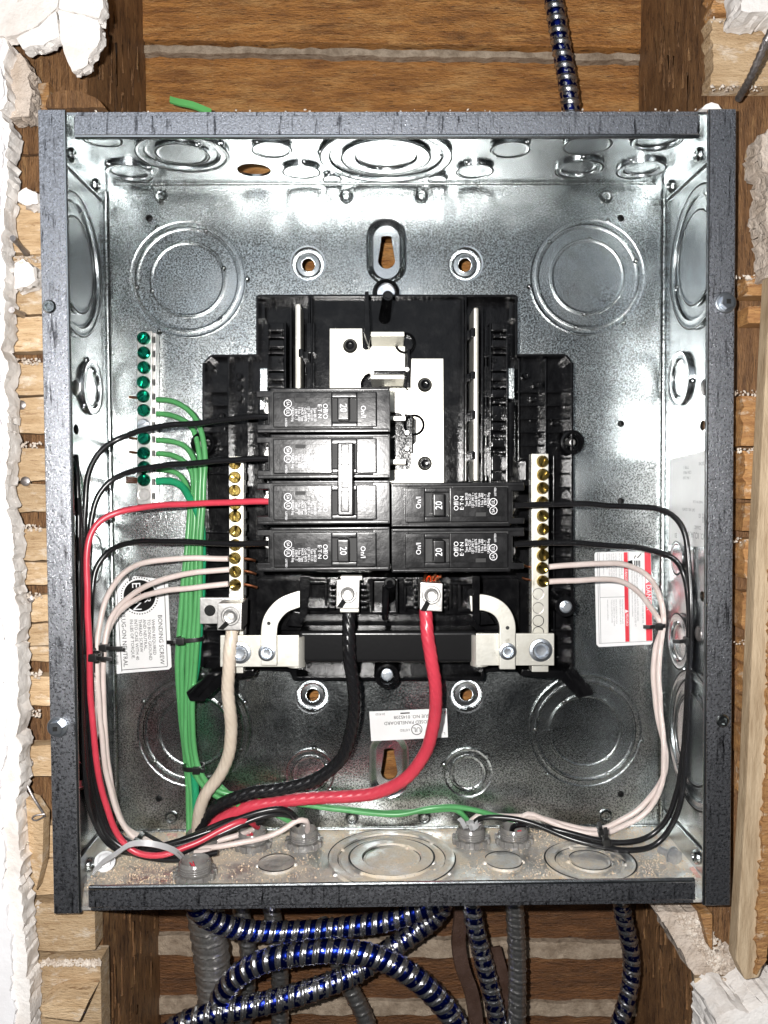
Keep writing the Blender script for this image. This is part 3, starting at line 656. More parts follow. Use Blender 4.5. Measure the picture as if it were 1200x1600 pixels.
def hexscrew(c, r, parent, m_='screw', name='hex_screw', axis=(0, -1, 0), square=True):
    mb = MB(); ax = Vector(axis)
    mb.lathe(c, [(0, .0006), (r*1.25, .0006), (r*1.38, .0003), (r*1.4, 0)], axis, seg=28)
    t = Vector((0, 0, 1)) if abs(ax.z) < .9 else Vector((1, 0, 0)); u = t.cross(ax).normalized(); v = ax.cross(u); a0 = random.random()
    lp = [Vector(c)+u*(r*math.cos(a0+PI*k/3))+v*(r*math.sin(a0+PI*k/3)) for k in range(6)]
    mb.prism([q+ax*.0008 for q in lp], [Vector(c)+(q-Vector(c))*.96+ax*.0034 for q in lp])
    o = mb.build(name, m_, parent, bevel=.0003)
    if square:
        mb = MB(); mb.box(Vector(c)+ax*.00342, [.0024 if abs(e) < .5 else .0006 for e in ax]); mb.build('drive_socket', 'dark' if parent_depth(parent) < 2 else m_, o if parent_depth(parent) < 1 else parent)
    return o
hexscrew(P(1134, 473, -.0002), .0040, box, square=True); hexscrew(P(90, 1136, -.0002), .0040, box, square=True)
for q in ((77, 479), (1129, 1126)):
    mb = MB(); mb.lathe(P(*q, -.0001), [(0, .0003), (.0014, .0003), (.0018, .0010), (.0028, .0010), (.0036, .0002)], seg=22); mb.build('rivet', 'zinc', box)

# ================================================================== BLACK INTERIOR WITH BUS BARS
ch = thing('breaker_chassis', 'black moulded plastic interior with bare bus bars at the middle of the metal box', 'breaker chassis', P(604, 760, D))
def part(mb, name, m_, parent=ch, bevel=.0006, **k): return mb.build(name, m_, parent, bevel=bevel, **k)
R = lambda *a: MB().rect(*a)
YD = .080                                # face of the black deck
part(MB().poly([(402, 463), (806, 463), (806, 555), (880, 555), (892, 562), (894, 580), (893, 1044), (760, 1050), (752, 1064), (458, 1064), (452, 1050), (318, 1044), (316, 580), (320, 564), (334, 557), (402, 557)], YD+.004, D-.002), 'base_tray', 'black', bevel=.001)
deck = part(R(486, 466, 728, 760, .0735, .083), 'bus_deck', 'black')
# raised rim round the tray
def rim(pts, wpx, y0, y1, m_='black', name='tray_rim'):
    mb = MB()
    for a, b in zip(pts, pts[1:]):
        d = Vector((b[0]-a[0], b[1]-a[1])); n = Vector((-d.y, d.x)).normalized()*wpx/2
        mb.poly([(a[0]+n.x, a[1]+n.y), (b[0]+n.x, b[1]+n.y), (b[0]-n.x, b[1]-n.y), (a[0]-n.x, a[1]-n.y)], y0, y1)
    return part(mb, name, m_, bevel=.0003)
rim([(320, 566), (330, 556), (402, 555)], 4, .073, .09); rim([(318, 566), (316, 1043)], 4, .073, .09)
rim([(806, 555), (884, 555), (893, 566)], 4, .073, .09); rim([(894, 566), (894, 1043)], 4, .073, .09)
rim([(403, 462), (806, 462)], 4, .069, .09); rim([(402, 462), (402, 556)], 4, .07, .09); rim([(807, 462), (807, 556)], 4, .07, .09)
rim([(462, 1060), (755, 1060)], 5, .066, .09); rim([(462, 1040), (462, 1060)], 3, .066, .09); rim([(755, 1040), (755, 1060)], 3, .066, .09)
# grid of ribs on both sides
for x, y0, y1 in ((357, 558, 760), (387, 558, 760), (352, 1000, 1044), (811, 560, 720), (853, 560, 712), (866, 712, 1044), (822, 720, 750)):
    part(R(x-1.5, y0, x+1.5, y1, .074, .085), 'rib', 'black', bevel=.0003)
for y in (612, 633, 654, 675, 696, 716):
    for a, b in ((318, 357), (387, 402), (853, 893), (808, 853)): part(R(a, y-1.5, b, y+1.5, .0745, .085), 'rib', 'black', bevel=.0003)
for y in (740, 790, 832, 870, 922, 985, 1005, 1027):
    for a, b in ((318, 356), (862, 893)): part(R(a, y-1.5, b, y+1.5, .0755, .085), 'rib', 'black', bevel=.0003)
def boss(px, py, r, y0, y1, hole=.5, parent=ch, m_='black', name='screw_boss'):
    mb = MB(); c = P(px, py, y0); h = y1-y0
    mb.lathe(c, [(0, -.003), (r*hole, -.003), (r*hole, -.0003), (r*(hole+.08), 0), (r*.92, 0), (r, -.0006), (r*1.06, -h)], seg=28); return mb.build(name, m_, parent)
for px, py in ((328, 573), (372, 587), (372, 604), (372, 622), (823, 586), (840, 600), (836, 622), (870, 660), (345, 650), (560, 481), (664, 480)): boss(px, py, .0022, .0775, .085)
for px, py in ((338, 700), (350, 670), (868, 690), (845, 680), (834, 655)): boss(px, py, .0016, .079, .085, .4)
# the large round mounts
def mount(px, py, r, y0, bolt=True):
    mb = MB(); c = P(px, py, y0)
    mb.lathe(c, [(r*.55, -.012), (r*.55, -.004), (r*.62, -.0035), (r*.66, -.001), (r*.80, 0), (r*.94, -.0004), (r, -.0018), (r*1.04, -.016)], seg=36)
    o = mb.build('mounting_post', 'black', ch)
    if bolt: hexscrew(c+Vector((0, .0045, 0)), r*.36, o, square=False)
    else:
        mb = MB(); mb.lathe(c, [(0, -.001), (.0018, -.0012), (.0024, -.0025), (.0024, -.012)], seg=20); mb.build('post_tip', 'alu', o)
    return o
mount(895, 691, .0078, .072, False); mount(316, 693, .0075, .073, False); mount(605, 1057, .0078, .062)
mb = MB(); mb.tube([P(868, 938, .075), P(884, 948, .052)], .0062, seg=24); o = part(mb, 'mounting_post', 'black', bevel=.0006)
hexscrew(P(884, 948, .0518), .0028, o, square=False)
# tall post at the top with its collar
mb = MB(); c = P(603, 458, .081)
mb.lathe(c, [(.0052, .0), (.0056, .003), (.0066, .004), (.0078, .0036), (.0084, .002), (.0086, -.01)], seg=36); post = mb.build('mounting_post', 'black', ch)
mb = MB(); mb.lathe(c, [(0, .0005), (.0054, .0005), (.0054, -.004)], seg=30); mb.build('washer', 'screw', post)
mb = MB(); b_ = P(601, 497, .074); t_ = P(606, 462, .040); mb.tube([b_, b_.lerp(t_, .93), b_.lerp(t_, .97), t_], lambda d: .0038 if d < .03 else .0030, seg=22); mb.build('post_stem', 'black', post)
mb = MB(); mb.lathe(t_+Vector((0, -.0002, 0)), [(0, .0), (.0019, 0), (.0022, .0003), (.0026, .0003), (.0028, 0)], seg=20); mb.build('post_cap', 'handle', post)
# fin beside it
part(MB().poly([(570, 455), (576, 455), (579, 525), (576, 540), (569, 520)], .045, .078), 'barrier_fin', 'black', bevel=.0004)
# deck side rails
for x in (483, 487, 728, 724): part(R(x-1.6, 462, x+1.6, 752, .062 if x in (487, 724) else .066, .084), 'deck_rail', 'black', bevel=.0004)
# white plug-on neutral rails
for x0, x1, y0, y1, cl in ((461, 470, 474, 760, ((545, 558),)), (740, 748, 480, 752, ((512, 526), (580, 592), (641, 655), (705, 718)))):
    part(R(x0, y0, x1, y1, .050, .072), 'neutral_rail', 'tin', bevel=.0012)
    for a, b in cl:
        xc = x1 if x0 < 600 else x0
        part(MB().rect(xc-4, a, xc+3, b, .0485, .07), 'rail_clip', 'black', bevel=.0004)
        part(MB().rect(xc+(1 if x0 < 600 else -10), a+4, xc+(12 if x0 < 600 else 0), b+4, .060, .08), 'rail_clip', 'black', bevel=.0004)
    for k in range(4):
        yy = y0+30+k*62; xx = (x1+8) if x0 < 600 else x1+9
        part(R(xx, yy, xx+14, yy+48, .064, .084), 'rail_pocket', 'black', bevel=.0006)
    xx = 452 if x0 < 600 else 752
    part(R(xx, 480, xx+4, 752, .060, .084), 'rail_wall', 'black', bevel=.0004)
    part(R(xx+6, 540, xx+9, 752, .064, .084), 'rail_wall', 'black', bevel=.0004)
# towers of breaker hooks
rnd = random.Random(5)
for x0, x1, sgn in ((419, 445, -1), (767, 792, 1)):
    part(R(x0-2, 504, x0+1, 760, .055, .085), 'hook_tower', 'black', bevel=.0004); part(R(x1-1, 502, x1+2, 760, .053, .085), 'hook_tower', 'black', bevel=.0004)
    yy = 504; k = 0
    while yy < 740:
        hgt = (13, 10, 12, 9, 24)[k % 5]; yd = (.060, .070, .056, .068, .061)[k % 5]
        part(R(x0+1, yy, x1-1, yy+hgt, yd, .085), 'breaker_hook', 'black', bevel=.0008)
        if k % 5 in (1, 3): part(MB().poly([(x0+3, yy+2), (x1-3, yy+2), (x1-5, yy+hgt-1), (x0+5, yy+hgt-1)], yd-.004, yd+.002), 'hook_lip', 'black', bevel=.0006)
        yy += hgt+2; k += 1
    for yy in (552, 640): boss((x0+x1)/2-6*sgn, yy+10, .0018, .0585, .07)
    # corner pockets outside the tower
    part(R(x1+3 if sgn > 0 else 404, 470, 805 if sgn > 0 else x0-4, 500, .0775, .086), 'tower_pocket', 'black', bevel=.001)
    zx0, zx1 = ((406, 418) if sgn < 0 else (793, 804))
    part(R(zx0, 575, zx1, 640 if sgn < 0 else 623, .066, .084), 'zinc_clip', 'zinc', bevel=.0004)
    part(R(zx0 if sgn > 0 else 403, 628, zx1, 745, .070, .084), 'tower_wall', 'black', bevel=.001)
# bus bars: two interleaved plates with stabs
YBUS = .0685
part(MB().poly([(515, 513), (566, 513), (567, 543), (570, 546), (577, 546), (580, 541), (633, 541), (633, 579), (580, 581), (570, 586), (565, 597), (563, 640), (515, 640)], YBUS, YBUS+.003), 'bus_bar', 'tin', bevel=.0004)
part(MB().poly([(643, 560), (693, 560), (694, 758), (600, 758), (600, 735), (640, 733), (643, 722), (641, 700), (650, 690), (650, 655), (640, 648), (600, 642), (600, 606), (632, 606), (637, 610), (641, 606)], YBUS, YBUS+.003), 'bus_bar', 'tin', bevel=.0004)
def stab(x0, y0, x1, y1, yf):
    mb = MB(); a = [P(x0, y0, yf), P(x1, y0, yf), P(x1, y0+7, yf), P(x0, y0+7, yf)]
    b = [P(x0+2, y0+8, YBUS+.001), P(x1-2, y0+8, YBUS+.001), P(x1-2, y1, YBUS+.001), P(x0+2, y1, YBUS+.001)]
    mb.prism(a, b); return part(mb, 'bus_stab', 'tin', bevel=.0005)
stab(579, 518, 632, 543, .052); stab(579, 585, 632, 605, .052); stab(606, 650, 634, 660, .052); stab(606, 718, 634, 727, .052)
for q in ((623, 536, .010), (570, 601, .009), (637, 664, .010)):
    mb = MB(); c = P(q[0]+10, q[1], .068); mb.lathe(c, [(0, -.004), (.0048, -.004), (.0050, 0), (.0058, .0006), (.0066, 0), (.0068, -.008)], seg=32); mb.build('stab_socket', 'black', ch)
for q in ((636, 577), (581, 582), (630, 646), (636, 676), (636, 701)): boss(q[0], q[1], .0014, .058, .08, .0, m_='alu', name='pin_tip')
part(R(636, 545, 641, 606, .060, .08), 'barrier_fin', 'black', bevel=.0004); part(R(578, 579, 634, 584, .061, .08), 'barrier_fin', 'black', bevel=.0004)
part(R(641, 650, 645, 708, .060, .08), 'barrier_fin', 'black', bevel=.0004)
for q in ((547, 540), (664, 601), (664, 724)):
    mb = MB(); c = P(q[0], q[1], .0670); mb.lathe(c, [(0, .0004), (.0016, .0006), (.0022, .0022), (.0030, .0022), (.0034, .0006), (.0044, -.0012)], seg=22); mb.build('bus_rivet', 'black', ch)
# neutral bars with brass screws
def terminal(c, r, parent, m_='brass', ang=.4, name='terminal_screw'):
    mb = MB(); mb.lathe(c, [(0, .0002), (r*.72, .0009), (r*.93, .0005), (r, -.0004), (r, -.003)], seg=20)
    u = Vector((math.cos(ang), 0, math.sin(ang))); v = Vector((-math.sin(ang), 0, math.cos(ang))); C_ = Vector(c)
    for s in (-1, 1):                     # domed halves either side of the slot
        pts = []
        for k in range(9):
            t = PI*k/8; pts.append(C_+v*s*(r*.16+math.sin(t)*r*.72)+u*(math.cos(t)*r*.86)+Vector((0, -.0005, 0)))
        mb.prism(pts, [C_+(p_-C_)*.86+v*s*r*.05+Vector((0, -.0012, 0)) for p_ in pts])
    return mb.build(name, m_, parent, smooth=40)
def bar(x0, x1, y0, y1, yf, ys, sx, empty, side, name='neutral_bar'):
    b = part(R(x0, y0, x1, y1, yf, yf+.0095), name, 'tin' if name == 'neutral_bar' else 'alu', bevel=.0004)
    for y in ys: terminal(P(sx+random.uniform(-.6, .6), y+random.uniform(-.5, .5), yf-.0004-random.uniform(0, .0014)), .0037, b, ang=random.uniform(0, 3))
    for y in empty:
        mb = MB(); mb.lathe(P(sx-7 if x0 > 600 else sx, y, yf-.0002), [(0, -.002), (.0026, -.0018), (.0031, 0), (.0035, .0001)], seg=20); mb.build('screw_hole', 'nail' if y < 960 else 'dark', b)
    return b
nl = bar(358, 380, 713, 1052, .052, (724, 746, 767, 788, 807, 830, 852, 872, 893, 914), 367, (930,), -1)
nr = bar(831, 857, 709, 1050, .052, (721, 742, 763, 785, 806, 827, 849, 868, 888, 909), 848, (928, 950, 970, 988), 1)
for b, x in ((nl, 383), (nr, 828)):
    mb = MB()
    for k in range(16): mb.rect(x-1.5, 718+k*20, x+1.5, 730+k*20, .0555, .060)
    mb.build('wire_holes', 'dark', b)
# link straps and the black bus cover
sl = part(R(344, 993, 467, 1042, .042, .0445), 'link_strap', 'tin', bevel=.0004); sr = part(R(744, 990, 866, 1040, .042, .0445), 'link_strap', 'tin', bevel=.0004)
for x, y0, y1, o in ((463, 993, 1042, sl), (749, 990, 1040, sr)):
    mb = MB(); mb.tube([P(x, y0+.5, .0475), P(x, y1-.5, .0475)], .0054, seg=22); mb.build('strap_fold', 'tin', o, bevel=.0004)
part(R(466, 986, 746, 1036, .0455, .066), 'bus_cover', 'handle', bevel=.0025, bseg=4)
part(R(400, 905, 812, 985, .074, .084), 'lug_tray', 'black')
def washer_screw(px, py, y, r, parent):
    mb = MB(); c = P(px, py, y)
    mb.lathe(c, [(0, .0010), (r*.45, .0012), (r*.62, .0022), (r*.70, .0022), (r*.76, .0008), (r, .0005), (r*1.04, 0)], seg=30); o = mb.build('hex_screw', 'screw', parent)
    return o
washer_screw(375, 1020, .0415, .0062, sl); washer_screw(845, 1016, .0415, .0066, sr)
# curved bonding straps
def hook(pts, wpx, y, name):
    c = spline([Vector((a, b, 0)) for a, b in pts], 4); L = []; Rr = []
    for i, p in enumerate(c):
        t = (c[min(i+1, len(c)-1)]-c[max(i-1, 0)]).normalized(); n = Vector((-t.y, t.x, 0))*wpx/2; L.append((p+n).to_2d()); Rr.append((p-n).to_2d())
    return part(MB().poly(L+Rr[::-1], y, y+.0035), name, 'tin', bevel=.0005)
hl_ = hook([(480, 934), (462, 938), (440, 948), (424, 968), (420, 990), (420, 1040)], 25, .0365, 'bonding_strap')
hr_ = hook([(735, 943), (757, 942), (780, 952), (792, 972), (793, 1000), (793, 1046)], 25, .0365, 'bonding_strap')
for o, x, y, hx, hy in ((hl_, 417, 1020, 420, 974), (hr_, 793, 1018, 793, 981)):
    washer_screw(x, y, .0362, .0048, o)
    mb = MB(); mb.lathe(P(hx, hy, .03635), [(0, 0), (.0011, 0)], seg=14); mb.build('strap_hole', 'dark', o)
# lug housing
part(R(478, 902, 746, 960, .060, .080), 'lug_housing', 'black')
for pts, y0, y1 in (([(468, 900), (486, 900), (480, 960), (470, 975), (468, 975)], .036, .07), ([(737, 900), (750, 900), (750, 975), (746, 977), (738, 962)], .036, .07), ([(446, 978), (458, 955), (470, 957), (472, 980)], .046, .07), ([(748, 957), (760, 955), (774, 975), (748, 977)], .046, .07)):
    part(MB().poly(pts, y0, y1), 'housing_wall', 'black', bevel=.0006)
for a in ((480, 908, 510, 913, .046), (480, 948, 512, 953, .046), (578, 902, 618, 907, .044), (578, 955, 622, 960, .044), (579, 905, 583, 958, .044), (618, 905, 622, 958, .044), (632, 908, 646, 914, .046), (634, 945, 648, 950, .046), (700, 910, 736, 914, .046), (716, 950, 736, 956, .046), (716, 915, 721, 952, .046), (507, 905, 511, 955, .048), (631, 905, 635, 955, .05), (702, 905, 706, 950, .05)):
    part(R(a[0], a[1], a[2], a[3], a[4], .075), 'housing_rib', 'black', bevel=.0004)
for x in (517, 521, 567, 571, 650, 697):
    for k in range(5): part(R(x-3, 912+k*9, x+3, 917+k*9, .043+.002*(x % 2), .07), 'grip_tooth', 'black', bevel=.0004)
part(R(584, 908, 618, 955, .058, .07), 'lug_window', 'breaker', bevel=.0006)
mb = MB(); mb.tube([P(609, 935, .056), P(609, 911, .034)], .0030, seg=18); part(mb, 'housing_post', 'black', bevel=.0004)
mb = MB(); mb.lathe(P(609, 911, .0338), [(0, -.001), (.0016, -.0008), (.0018, .0002), (.0030, .0002), (.0034, -.0004)], seg=20); mb.build('post_cap', 'handle', ch)
mb = MB(); mb.tube([P(603, 915, .038), P(602, 958, .040), P(602, 966, .044)], .0021, seg=14); part(mb, 'barrier_fin', 'black', bevel=.0003)
mb = MB(); mb.tube([P(746, 937, .05), P(736, 925, .036)], .0022, seg=14); part(mb, 'housing_post', 'breaker', bevel=.0003)
# main lugs
def lug(x0, y0, x1, y1, cx, cy_, yf, skew=0, side=None):
    o = part(MB().poly([(x0, y0), (x1, y0+skew), (x1-1, y1), (x0-1, y1-skew)], yf, yf+.022), 'main_lug', 'alu', bevel=.0006)
    mb = MB(); c = P(cx, cy_, yf-.0001)
    mb.lathe(c, [(0, -.0012), (.0018, -.0012), (.0021, .0002), (.0034, .0005), (.0040, .0002), (.0043, -.0006), (.0047, -.0006), (.0050, .0002), (.0054, .0)], seg=32); mb.build('lug_screw', 'alu', o)
    mb = MB(); mb.lathe(c+Vector((0, -.0003, 0)), [(0, 0), (.0017, 0)], seg=6); mb.build('lug_socket', 'tin', o)
    mb = MB(); mb.poly([(cx-8, cy_+8), (cx-2, cy_+13), (x0+9, y1-1), (x0, y1-2)], yf-.00035, yf-.0001); mb.build('torque_mark', 'ink', o)
    return o
lug(526, 906, 562, 951, 543, 928, .032); lug(657, 910, 692, 956, 674, 930, .032, 2)
part(R(531, 948, 561, 957, .038, .045), 'lug_tang', 'tin'); part(R(532, 900, 566, 907, .038, .046), 'lug_tang', 'tin')
nlug = part(R(312, 934, 374, 975, .047, .0505), 'neutral_lug', 'alu', bevel=.0005)
mb = MB(); mb.lathe(P(328, 954, .0468), [(0, -.0002), (.0030, -.0002), (.0033, .0001)], seg=22); mb.build('lug_hole', 'dark', nlug)
lug(340, 943, 378, 985, 360, 963, .030)
# splayed feet at the bottom corners
for pts, a, b in (([(352, 1049), (396, 1046), (398, 1056), (352, 1064), (318, 1097), (296, 1096), (290, 1082), (330, 1050)], .058, .09), ([(812, 1056), (816, 1046), (878, 1048), (900, 1046), (926, 1078), (928, 1086), (904, 1092), (876, 1062)], .058, .09)):
    part(MB().poly(pts, a, b), 'cable_guide', 'black', bevel=.001)
for seg_ in (((326, 1054), (296, 1086)), ((336, 1056), (306, 1090)), ((884, 1050), (910, 1086)), ((894, 1048), (922, 1080))): rim(list(seg_), 4, .054, .06, name='guide_rib')
# raised lettering moulded into the right side of the tray
p = P(876, 800, .0775); part(MB().text('E·T·N', .014, p, (0, 0, 1), (-1, 0, 0)), 'moulded_lettering', 'black', bevel=0, flat=True)

# ================================================================== BREAKERS
K = 1/2880.
def breaker(cx, cy_, flip, label, group='20 amp breakers', handle='20', length=209, thing_=None, printed=True, white=False):
    """built along u (towards the wire end) and v (across); flip turns it half round"""
    o = P(cx, cy_, .014); s = -1 if flip else 1
    b = thing_ or thing('circuit_breaker', label, 'breaker', Vector((o.x, .07, o.z)), group)
    def q(u, v, y): return Vector((o.x+s*u*K, y, o.z+s*v*K))
    def bx(u0, v0, u1, v1, y0, y1): return MB().prism([q(u0, v0, y0), q(u1, v0, y0), q(u1, v1, y0), q(u0, v1, y0)], [q(u0, v0, y1), q(u1, v0, y1), q(u1, v1, y1), q(u0, v1, y1)])
    def bp(pts, y0, y1): return MB().prism([q(u, v, y0) for u, v in pts], [q(u, v, y1) for u, v in pts])
    Lh = length/2
    body = bp([(-Lh, -35), (Lh-22, -35), (Lh-22, -31), (Lh, -31), (Lh, -21), (Lh-19, -21), (Lh-19, 21), (Lh, 21), (Lh, 35), (-Lh, 35)], .014, .068).build('breaker_body', 'breaker', b, bevel=.0007)
    bx(-Lh, -34.2, -Lh+27, 34.2, .0132, .02).build('breaker_shoulder', 'breaker', b, bevel=.0004)
    bx(-Lh+2, 29, Lh-2, 34.4, .0128, .02).build('breaker_shoulder', 'breaker', b, bevel=.0004)
    bx(-Lh+2, -34.4, Lh-24, -30, .0128, .02).build('breaker_shoulder', 'breaker', b, bevel=.0004)
    # wire end: pocket, clamp plate and screw
    bx(Lh-19.5, -20.8, Lh-18.4, 20.8, .0145, .06).build('terminal_wall', 'dark', b)
    bx(Lh-18, -20, Lh-2, 20, .044, .06).build('terminal_clamp', 'breaker', b, bevel=.0006)
    mb = MB(); mb.lathe(q(Lh-14, -6, .028), [(0, -.003), (.0028, -.0032), (.0034, -.004), (.0034, -.010)], seg=20); mb.build('terminal_screw', 'alu', b)
    bx(Lh-16, -18, Lh-7, -8, .034, .05).build('terminal_clamp', 'alu', b, bevel=.0004); bx(Lh-16, 9, Lh-8, 18, .036, .05).build('terminal_clamp', 'breaker', b, bevel=.0004)
    # nose with handle slot
    u0, u1 = -Lh+21, Lh-28
    h0, h1 = -Lh+52, -Lh+90
    nose = MB()
    yN = .0088
    nose.prism(*[[q(u, v, y) for u, v in ((u0, -27), (h0, -27), (h0, 27), (u0, 27))] for y in (yN, .02)])
    nose.prism(*[[q(u, v, y) for u, v in ((h1, -27), (u1, -27), (u1, 27), (h1, 27))] for y in (yN, .02)])
    nose.prism(*[[q(u, v, y) for u, v in ((h0-.5, 19), (h1+.5, 19), (h1+.5, 26.9), (h0-.5, 26.9))] for y in (yN+.0001, .02)])
    nose.prism(*[[q(u, v, y) for u, v in ((h0-.5, -26.9), (h1+.5, -26.9), (h1+.5, -18), (h0-.5, -18))] for y in (yN+.0001, .02)])
    nose = nose.build('breaker_nose', 'breaker', b, bevel=.0006)
    g = MB()
    for a in ((u0-2.6, -29.6, u1+2.6, -27.3), (u0-2.6, 27.3, u1+2.6, 29.4), (u0-2.6, -27.3, u0-.3, 27.3), (u1+.3, -27.3, u1+2.6, 27.3)):
        g.prism(*[[q(u, v, y) for u, v in ((a[0], a[1]), (a[2], a[1]), (a[2], a[3]), (a[0], a[3]))] for y in (.01365, .0145)])
    g.build('nose_groove_shade', 'dark', b)  # dark strips painted as the shadow line around the nose
    # label film standing a hair proud, with the notch cut in its edge
    n0 = Lh-80
    bp([(u0+1.5, -17.5), (n0-62, -17.5), (n0-62, -17.5), (n0-6, -17.5), (n0, -17.5), (n0+1, -11), (n0+18, -11), (n0+19, -17.5), (u1-1.5, -17.5), (u1-1.5, 22), (u0+1.5, 22)] if False else
       [(h1+1.5, -18), (n0, -18), (n0+1, -11), (n0+18, -11), (n0+19, -18), (u1-1.5, -18), (u1-1.5, 22), (h1+1.5, 22)], yN-.0003, yN+.0002).build('label_plate', 'breaker', nose, bevel=.00012)
    bx(u0+1.5, -18, h0-1.5, 22, yN-.0003, yN+.0002).build('label_plate', 'breaker', nose, bevel=.00012)
    bx(n0+1.5, -18, n0+17.5, -12, yN-.00005, yN+.0004).build('label_notch', 'dark', nose)
    bx(h0+.2, -17.8, h1-.2, 18.8, .0125, .018).build('handle_slot', 'dark', b)
    DX, DY = Vector((0, 0, s)), Vector((-s, 0, 0)); yt = yN-.00038
    tx = MB(); T_ = lambda txt, size, u, v, sx=1.: tx.text(txt, size*K, q(u, v, yt), DX, DY, sx=sx)
    T_('On/I', 11, -Lh+42, 4, .95); T_('Off/O', 10.5, -Lh+100.5, 3, .95); T_('E·T·N', 8.2, -Lh+109.2, 3, 1.12)
    for i, l in enumerate(('Type BR120', 'Type C120', '120 / 240 V ~', 'Cu/Al 60/75', 'HACR Type', '1 Pole  J-600', 'E7819 - T', 'LR43556 Eng.')): T_(l, 5.6, -Lh+116.2+i*4.9, 8-(i%3)*.4, .76)
    T_('LISTED', 4.4, -Lh+161, 20); T_('UL', 7.5, -Lh+158, 4, .8); T_('SA', 6.5, -Lh+158, -9, .9)
    for v in (4, -9): tx.ring(q(-Lh+158, v, yt), 5.2*K, 6.2*K, 24)
    tx.build('printed_lettering', 'whiteink', nose, flat=True)
    if handle:
        hd = bx(-Lh+63, -17, -Lh+81, 18, .0015, .0145).build('breaker_handle', 'handle', b, bevel=.0009, bseg=3)
        tx = MB(); tx.text(handle, 15*K, q(-Lh+72, 0, .0012), DX, DY, sx=.88); tx.build('printed_lettering', 'whiteink', hd, flat=True)
    return b, q
breaker(505, 641, True, 'single black breaker at the top of the left column, handle marked 20')
tp = thing('circuit_breaker', 'double black breaker in the left column whose two handles share one long tie bar', 'breaker', Vector((P(505, 749, .014).x, .07, P(505, 749, .014).z)), '20 amp breakers')
breaker(505, 713, True, '', thing_=tp, handle=None); breaker(505, 785, True, '', thing_=tp, handle=None)
tb = part(R(527, 691, 552, 806, -.001, .0135), 'handle_tie', 'handle', tp, bevel=.0010, bseg=3)
for a in ((532, 694, 546, 727), (533, 730, 545, 763), (532, 767, 546, 800)): part(R(*a, -.0014, .002), 'handle_face', 'handle', tb, bevel=.0006)
breaker(505, 858, True, 'single black breaker at the bottom of the left column, above the black main lug')
breaker(715.5, 788.5, False, 'upper of the two black breakers in the right column')
breaker(715.5, 859.5, False, 'lower of the two black breakers in the right column')

# ================================================================== GROUND BAR
gb = thing('ground_bar', 'upright aluminium ground bar with a row of green screws at the upper left', 'ground bar', P(226, 655, D))
gbar = part(R(214, 517, 237, 788, .0855, D-.001), 'bar', 'alu', gb, bevel=.0004)
part(R(239, 520, 243, 786, .089, D-.001), 'wire_rail', 'alu', gb, bevel=.0003)
mb = MB()
for k in range(12): mb.rect(239.5, 526+k*22.2, 242.5, 536+k*22.2, .0888, .0895)
mb.build('wire_holes', 'dark', gb)
for y in (528, 551, 574, 597, 619, 641, 685, 708, 730, 750): terminal(P(224+random.uniform(-.7, .7), y, .0845-random.uniform(0, .0014)), .0041, gb, 'greenscrew', random.uniform(0, 3))
terminal(P(224, 664, .0845), .0041, gb, 'screw', .3)
mb = MB(); mb.lathe(P(225, 773, .0853), [(0, -.002), (.0030, -.0018), (.0036, 0), (.0040, .0001)], seg=20); mb.build('screw_hole', 'alu', gb)

# ================================================================== WIRES
def inside(px, py, y, r):
    for k in range(120):
        p = P(px, py, y)
        if abs(p.x) < W2-r-.0003 and -H2+r+.0003 < p.z < H2-r and y < D-r-.0002: break
        y -= .0008
    return p
def wire(label, m_, r, ctrl, group=None, name='wire', copper=None, lobes=0, twist=0, amp=0., clamp=True, seg=14, cat='wire', step=.003):
    pts = spline([inside(*c, r) if clamp else P(*c) for c in ctrl], step)
    sd = len(label)*1.37; pts = [p+Vector((noise.noise(p*60+Vector((sd, 0, 0))), .4*noise.noise(p*60+Vector((0, sd, 0))), noise.noise(p*60+Vector((0, 0, sd)))))*.0006 for p in pts]
    mb = MB(); mb.tube(pts, r, seg=seg, lobes=lobes, twist=twist, amp=amp)
    o = mb.build(name, m_, base=pts[0]); tag(o, label, cat, group)
    if copper:
        for c in copper:
            mb = MB(); cp_ = spline([P(*q) for q in c[:-1]], .002); mb.tube(cp_, c[-1], seg=8); mb.build('bare_end', 'copper', o)
    return o
RW = .00172
GB = 'black branch wires in the box'
# left black wires and the red
wire('uppermost black wire on the left, from the top left breaker over the green screws', 'blackwire', RW, [(421, 650, .030), (400, 651, .032), (330, 659, .042), (240, 668, .050), (190, 684, .052), (158, 704, .048), (140, 735, .045), (133, 785, .043), (131, 860, .043), (130, 960, .044), (131, 1080, .046), (137, 1190, .050), (152, 1265, .052), (175, 1310, .054), (215, 1334, .054), (268, 1336, .056), (330, 1310, .060), (385, 1284, .066), (425, 1272, .070), (452, 1274, .074), (466, 1288, .082)], GB)
wire('second black wire on the left, from the double breaker over the lower green screws', 'blackwire', RW, [(421, 716, .030), (400, 717, .032), (320, 722, .040), (230, 731, .049), (185, 745, .052), (158, 768, .050), (144, 806, .048), (139, 870, .047), (137, 980, .047), (138, 1100, .048), (146, 1210, .052), (164, 1285, .056), (195, 1325, .056), (250, 1343, .054), (300, 1340, .052), (340, 1332, .052)], GB)
wire('third black wire on the left, from the bottom left breaker below the red wire', 'blackwire', RW, [(421, 850, .030), (395, 850, .034), (330, 849, .042), (250, 846, .052), (200, 848, .060), (172, 860, .062), (152, 885, .060), (145, 915, .058), (142, 990, .055), (143, 1100, .055), (150, 1200, .058), (166, 1270, .062), (192, 1310, .064), (240, 1326, .062), (300, 1306, .066), (370, 1280, .074), (405, 1292, .082)], GB)
